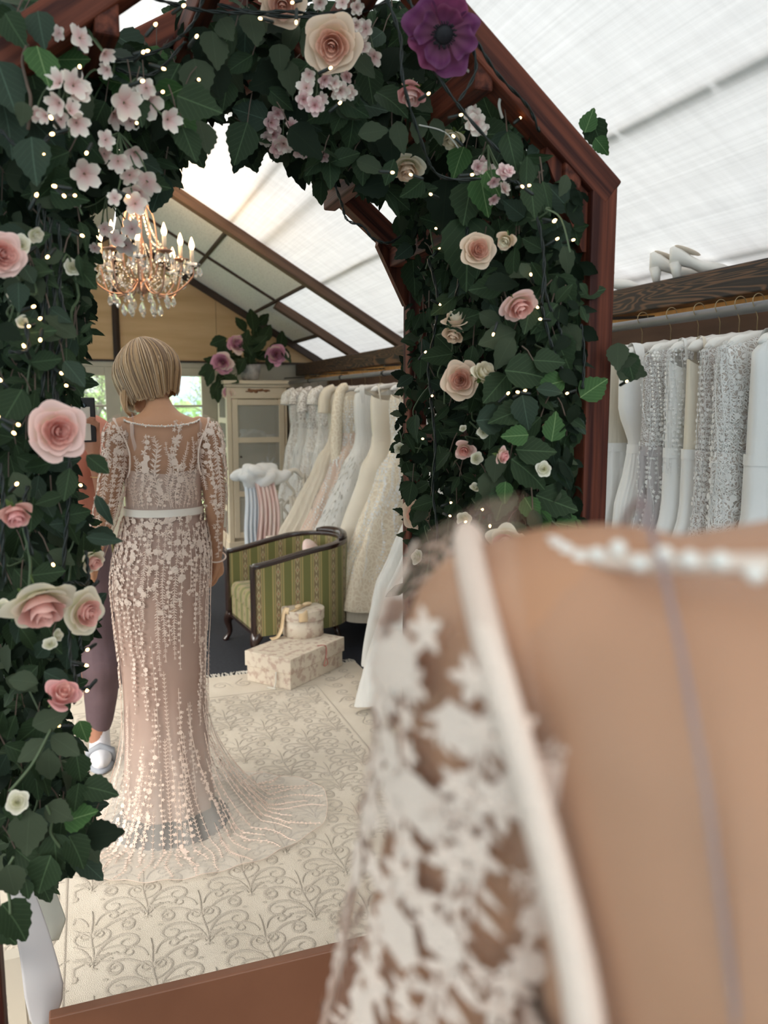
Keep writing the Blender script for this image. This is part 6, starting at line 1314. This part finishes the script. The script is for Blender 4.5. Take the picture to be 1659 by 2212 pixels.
# ------------------------------------------------------------------ green striped tub chair
def stripes():
    m = mat('green_gold_stripe', (.2,.2,.08), .75, spec=.25, sheen=.15); n, l = nodes_of(m); b = find(m, 'BSDF_PRINCIPLED'); uv = n.new('ShaderNodeUVMap'); sp = n.new('ShaderNodeSeparateXYZ'); fr = n.new('ShaderNodeMath'); fr.operation = 'FRACT'
    l.new(uv.outputs[0], sp.inputs[0]); l.new(sp.outputs['X'], fr.inputs[0]); rp = n.new('ShaderNodeValToRGB'); rp.color_ramp.interpolation = 'CONSTANT'; e = rp.color_ramp.elements
    cols = [(0,(.150,.152,.052)),(.36,(.36,.28,.12)),(.43,(.20,.20,.085)),(.50,(.36,.28,.12)),(.54,(.20,.155,.085)),(.80,(.36,.28,.12)),(.84,(.20,.20,.085)),(.91,(.36,.28,.12)),(.97,(.150,.152,.052))]
    e[0].position, e[0].color = 0, (*cols[0][1], 1); e[1].position, e[1].color = cols[1][0], (*cols[1][1], 1)
    for p_, c in cols[2:]: q_ = e.new(p_); q_.color = (*c, 1)
    l.new(fr.outputs[0], rp.inputs[0])
    # woven lozenges in the middle band
    f2 = n.new('ShaderNodeMath'); f2.operation = 'MULTIPLY'; f2.inputs[1].default_value = 16; l.new(sp.outputs['Y'], f2.inputs[0]); f3 = n.new('ShaderNodeMath'); f3.operation = 'FRACT'; l.new(f2.outputs[0], f3.inputs[0])
    def mth(op, a, c):
        x = n.new('ShaderNodeMath'); x.operation = op
        for i, s_ in enumerate((a, c)):
            if isinstance(s_, (int, float)): x.inputs[i].default_value = s_
            elif s_ is not None: l.new(s_, x.inputs[i])
        return x.outputs[0]
    dx = mth('ABSOLUTE', mth('SUBTRACT', fr.outputs[0], .67), None); dy = mth('ABSOLUTE', mth('SUBTRACT', f3.outputs[0], .5), None); loz = mth('ADD', mth('MULTIPLY', dx, 4.2), dy); ringm = mth('MULTIPLY', mth('LESS_THAN', loz, .46), mth('GREATER_THAN', loz, .26)); core = mth('LESS_THAN', loz, .14)
    m1 = n.new('ShaderNodeMix'); m1.data_type = 'RGBA'; l.new(ringm, m1.inputs[0]); l.new(rp.outputs[0], m1.inputs[6]); m1.inputs[7].default_value = (.40,.34,.20,1); m2 = n.new('ShaderNodeMix'); m2.data_type = 'RGBA'; l.new(core, m2.inputs[0]); l.new(m1.outputs[2], m2.inputs[6]); m2.inputs[7].default_value = (.42,.22,.14,1)
    l.new(m2.outputs[2], b.inputs['Base Color']); return m
M_STR = stripes(); M_CHW = mat('dark_polished_wood', (.020,.010,.008), .25, (.035,.015,.011), 4, spec=.5, coat=.4)
def tub_path(o=0, n=40, xf=-.31, hw=.30):     # U from the near front end round the back to the far front end
    P = []
    for i in range(n+1):
        t = i/n
        if t < .30: P.append((lerp(xf, .08, t/.30), -hw-o))
        elif t > .70: P.append((lerp(.08, xf, (t-.70)/.30), hw+o))
        else: a = -PI/2 + PI*(t-.30)/.40; P.append((.08 + (.27+o)*math.cos(a), (hw+o)*math.sin(a)))
    return P
def tub_z(t): return .565 + .095*math.sin(PI*t)**1.3
def tub_chair(name, label, loc, rz):
    t = thing(name, label, 'armchair', loc, rz, 'striped tub chairs'); n = 40; A, B_ = tub_path(.0), tub_path(-.055)
    def shell(nm, P, z0, flip):
        b = MB(); vs = []; uv = []; L = 0
        for i, (x, y) in enumerate(P):
            if i: L += math.hypot(x-P[i-1][0], y-P[i-1][1])
            for j in range(7): z = lerp(z0, tub_z(i/n)-.01, j/6); vs.append((x, y, z)); uv.append((L/.115 + .5, z))
        b.add(vs, [((i*7+j, (i+1)*7+j, (i+1)*7+j+1, i*7+j+1) if not flip else (i*7+j, i*7+j+1, (i+1)*7+j+1, (i+1)*7+j)) for i in range(n) for j in range(6)]); return b.obj(nm, M_STR, t, True, uv)
    shell('outer_upholstery', A, .17, False); shell('inner_upholstery', B_, .28, True)
    b = MB(); vs = []
    for i in range(n+1):
        for (x, y), dz in ((A[i], -.012), (A[i], .014), (B_[i], .014), (B_[i], -.012)): vs.append((x, y, tub_z(i/n)+dz))
    b.add(vs, [(i*4+k, (i+1)*4+k, (i+1)*4+(k+1) % 4, i*4+(k+1) % 4) for i in range(n) for k in range(4)] + [(0,1,2,3), (4*n+3,4*n+2,4*n+1,4*n)]); bevel(b.obj('arm_rail', M_CHW, t, True), .004)
    b = MB(); C_ = [(A[i][0]*.5+B_[i][0]*.5, A[i][1]*.5+B_[i][1]*.5, tub_z(i/n)+.022) for i in range(16, 25)]; b.tube(C_, [.012,.022,.026,.027,.027,.027,.026,.022,.012], 8); b.obj('crest', M_CHW, t, True)
    for s in (-1, 1): q = MB(); q.box2((-.325, s*.30-.0, .15), (-.300, s*.245, .575)); bevel(q.obj('front_stile', M_CHW, t), .004)
    q = MB(); q.box2((-.315,-.25,.165), (-.295,.25,.185)); q.obj('seat_rail', M_CHW, t)
    def slab(nm, z0, z1, x0, x1, y, r):
        b = MB(); vs = []; uv = []
        ring = [(x0, -y), (x1, -y), (x1+.12, 0), (x1, y), (x0, y)]
        for z, k in ((z0, 1), (z1-r, 1), (z1, .94)):
            for (x, yy) in ring: vs.append((lerp(0, x, k) if x > 0 else x*k, yy*k, z)); uv.append((yy/.115, x+z))
        b.add(vs, [(j*5+k, j*5+(k+1) % 5, (j+1)*5+(k+1) % 5, (j+1)*5+k) for j in range(2) for k in range(5)] + [(10,11,12,13,14)]); o = b.obj(nm, M_STR, t, False, uv); return bevel(o, .015, 3)
    slab('seat_base', .185, .30, -.30, .12, .245, .01); slab('seat_cushion', .30, .385, -.305, .10, .24, .03)
    for s in (-1, 1):
        b = MB(); b.tube(smoothpath([(-.29, s*.265, .18), (-.315, s*.285, .13), (-.305, s*.275, .06), (-.325, s*.285, .018), (-.335, s*.29, .0)], 5), [.034,.036,.036,.034,.030,.027,.024,.021,.019,.017,.016,.015,.015,.015,.016,.018,.019,.020,.020,.019,.018], 8); b.obj('leg', M_CHW, t, True)
        b = MB(); b.tube([(.20, s*.2, .18), (.25, s*.22, 0)], [.022,.014], 8); b.obj('leg', M_CHW, t, True)
    return t
tub_chair('tub_chair', 'green and gold striped tub chair with dark wood arms beside the gown rail', (1.13, 4.72, 0), .10)
tub_chair('tub_chair', 'second green striped tub chair, mostly hidden behind the mannequin and the person', (-.20, 6.05, 0), PI+.15)
q = MB(); q.ell((0,0,0), (.15,.05,.13), 16, 10, Matrix.Rotation(-.5, 3, 'Y') @ Matrix.Rotation(1.2, 3, 'Z')); o = q.obj('cushion', mat('pale_pink_cushion', (.72,.52,.47), .8, (.80,.68,.62), 9), None, True); o.location = (1.30, 4.78, .52); tag(o, 'pale pink cushion lying in the striped tub chair', 'cushion')
# low white table behind the mannequin
TB = thing('low_table', 'low white table seen between the mauve trousers and the gown', 'table', (-.18, 5.15, 0)); M_WHT = mat('white_paint', (.76,.77,.78), .45)
q = MB(); q.box2((-.42,-.25,.30), (.42,.25,.345)); bevel(q.obj('tabletop', M_WHT, TB), .006)
for x in (-.38,.38):
    for y in (-.21,.21): q = MB(); q.box2((x-.02,y-.02,0), (x+.02,y+.02,.30)); q.obj('leg', M_WHT, TB)
# ------------------------------------------------------------------ boxes on the rug
M_TOILE = mat('floral_print_paper', (.64,.56,.45), .6, (.47,.35,.28), 30, ramp=(.49,.62), detail=6); nn, ll = nodes_of(M_TOILE)
M_RIB = mat('gold_satin_ribbon', (.66,.48,.28), .35, (.72,.56,.36), 6, spec=.5); M_PCORD = mat('pink_cord', (.50,.20,.17), .7)
a_ = math.atan2(.30, .38); BX = thing('keepsake_box', 'rectangular cream box with faded floral print lying on the rug', 'box', (1.025, 4.175, .0125), a_)
q = MB(); q.box2((-.235,-.145,0), (.235,.145,.115)); bevel(q.obj('base', M_TOILE, BX), .003)
q = MB(); q.box2((-.243,-.153,.085), (.243,.153,.165)); bevel(q.obj('lid', M_TOILE, BX), .003)
q = MB(); q.tube(smoothpath([(.02,-.13,.168),(.06,-.156,.160),(.06,-.157,.10),(.04,-.158,.055),(.075,-.158,.06),(.058,-.157,.10)], 4), .003, 5); q.obj('cord_loop', M_PCORD, BX, True)
q = MB(); q.tube(smoothpath([(-.247,-.06,.085),(-.250,-.06,.03),(-.262,-.055,.004),(-.268,-.02,.003),(-.262,-.07,.003)], 4), .0045, 5); q.obj('white_tie', M_FRINGE, BX, True)
pb = onZ(655, 1368, .178); HB = thing('hat_box', 'round floral hat box tied with gold ribbon on top of the rectangular box', 'box', (pb.x, pb.y, .178))
q = MB(); q.lathe([(.112,0),(.115,.002),(.115,.115)], 36); q.obj('base', M_TOILE, HB, True)
q = MB(); q.lathe([(.121,.095),(.122,.150),(.119,.153),(.0,.153)], 36, cap=False); bevel(q.obj('lid', M_TOILE, HB, False), .003)
def strip(nm, P, w, m, par, nf):
    b = MB(); band(b, smoothpath(P, 5), w, nf); o = b.obj(nm, m, par, True); md = o.modifiers.new('t', 'SOLIDIFY'); md.thickness = .0012; return o
strip('ribbon', [(.06,.10,.156),(.03,.04,.157),(0,0,.159),(-.05,-.055,.158),(-.084,-.088,.156)], .028, M_RIB, HB, lambda p: Vector((0,0,1)))
strip('ribbon', [(-.10,-.075,.155),(-.118,-.045,.150),(-.127,-.04,.10),(-.135,-.04,.05),(-.16,-.05,.01),(-.20,-.06,.004)], .036, M_RIB, HB, lambda p: Vector((-1,-.3,.3)).normalized())
strip('ribbon', [(-.03,-.119,.152),(-.03,-.1245,.145),(-.03,-.1245,.10)], .05, M_RIB, HB, lambda p: Vector((-.2,-1,0)).normalized())
q = MB(); q.ell((-.03,-.02,.165), (.03,.018,.010), 10, 6, Matrix.Rotation(.7, 3, 'Z')); q.ell((.03,.02,.165), (.034,.018,.011), 10, 6, Matrix.Rotation(.5, 3, 'Z')); q.obj('bow', M_RIB, HB, True)
# ------------------------------------------------------------------ white chair and veils before the cabinet
WC = thing('white_chair', 'white painted chair with carved back before the cabinet, draped with veils', 'chair', (1.48, 6.42, 0)); M_WCH = mat('chair_white', (.74,.70,.62), .5)
for s in (-1, 1):
    q = MB(); q.tube(smoothpath([(s*.19,.0,0),(s*.19,.0,.42),(s*.20,.03,.70),(s*.19,.05,.90)], 4), .017, 8); q.obj('leg', M_WCH, WC, True); q = MB(); q.tube([(s*.19,-.36,0),(s*.19,-.36,.42)], [.013,.018], 8); q.obj('leg', M_WCH, WC, True)
q = MB(); q.box2((-.21,-.39,.42), (.21,.02,.46)); bevel(q.obj('seat', M_WCH, WC), .01)
q = MB(); q.tube(smoothpath([(-.19,.05,.86),(-.12,.05,.93),(0,.05,.89),(.12,.05,.93),(.19,.05,.86)], 5), [.020]*21, 8); q.obj('top_rail', M_WCH, WC, True)
q = MB()
for s in (-1, 1): q.tube(smoothpath([(0,.04,.50),(s*.05,.04,.56),(s*.02,.04,.64),(s*.11,.045,.74),(s*.05,.05,.84),(s*.10,.05,.91)], 5), .013, 6); q.tube(smoothpath([(0,.04,.70),(s*.06,.045,.66),(s*.19,.04,.72)], 4), .010, 6)
q.tube([(0,.04,.46),(0,.04,.66)], [.022,.012], 8); q.obj('carved_splat', M_WCH, WC, True)
def drape(name, label, x0, x1, y, z0, z1, m, folds, seed, spread=.06, cat='veil', th=.004):
    b = MB(); rr = random.Random(seed); ph = rr.uniform(0, 6)
    def fn(i, j):
        k = lerp(.75, 1.0, j); x = lerp(x0, x1, .5+(i-.5)*k); return (x + .01*math.sin(9*j+ph), y - .06*math.sin(PI*min(1, j*2.2)/2) + .022*math.sin(folds*i*6.28+ph+j)*(.4+.6*j) + (.08*(1-j)**6), lerp(z1, z0, j) - .03*(1-j)*math.cos((i-.5)*3)*0)
    b.grid(fn, 60, 18); o = b.obj(name, m, None, True); md = o.modifiers.new('t', 'SOLIDIFY'); md.thickness = th; return tag(o, label, cat, 'veils on the white chair')
drape('veil', 'bluish white tulle hanging lowest on the left of the white chair', 1.12, 1.27, 6.22, .02, .86, mat('bluish_tulle', (.70,.75,.80), .9, (.78,.82,.86), 10, (6,1,.4), trans=.3), 4, 1)
drape('veil', 'pale pink tulle hanging over the front of the white chair', 1.20, 1.40, 6.17, .02, .88, mat('pink_tulle', (.76,.56,.52), .9, (.84,.74,.70), 7, (6,1,.4), trans=.3), 5, 2)
drape('veil', 'cream tulle spread over the right of the white chair towards the gowns', 1.47, 1.62, 6.19, .1, .74, mat('cream_tulle_veil', (.74,.70,.62), .9, (.80,.77,.70), 7, (6,1,.4), trans=.3, transp=.35), 4, 3)
heap('tulle_bundle', 'puffy bundle of white tulle heaped on the back of the white chair', (1.30, 6.30, .80), (.27,.15,.21), 'tulle bundle', 40, mat('white_tulle_puff', (.90,.91,.91), .9, trans=.3), 5)
# ------------------------------------------------------------------ white cloth hanging low at the left post
def cloth(name, label, Lp, Rp, y, bulge, m, group):
    b = MB(); n = 16
    def ip(P, t): P2 = [(i/(len(P)-1), *p) for i, p in enumerate(P)]; return table(t, P2)
    def fn(i, j): u0, v0 = ip(Lp, j); u1, v1 = ip(Rp, j); return onY(lerp(u0, u1, i), lerp(v0, v1, i), y - bulge*math.sin(PI*i)*(.4+.6*j) + .02*i)
    b.grid(fn, 14, n); o = b.obj(name, m, None, True); md = o.modifiers.new('t', 'SOLIDIFY'); md.thickness = .006; return tag(o, label, 'cloth', group)
M_CLW = mat('white_satin_cloth', (.80,.77,.76), .45, spec=.4); M_CLG = mat('pale_green_white_cloth', (.66,.68,.60), .5)
cloth('satin_cloth', 'white satin cloth with rounded lower corner hanging beside the left foot of the arch', [(-4,1800),(18,1934),(30,2000),(43,2064),(53,2150),(66,2206),(90,2214)], [(30,1815),(75,1934),(101,2006),(122,2075),(134,2122),(131,2160),(108,2206)], 1.62, .007, M_CLW, 'white cloths by the left post')
cloth('satin_cloth', 'smaller greenish white cloth behind the white satin one at the left', [(60,1850),(72,1915),(85,1960),(95,2000),(106,2032)], [(80,1850),(108,1903),(126,1950),(139,1985),(122,2028)], 1.78, .006, M_CLG, 'white cloths by the left post')
q = MB(); q.bar((onY(28,2060,1.84)), (onY(44,2230,1.84)), .035, .035); o = q.obj('cream_post', mat('cream_leg_paint', (.60,.54,.44), .5)); tag(o, 'cream painted wooden leg behind the white satin cloth at the left edge', 'furniture leg')
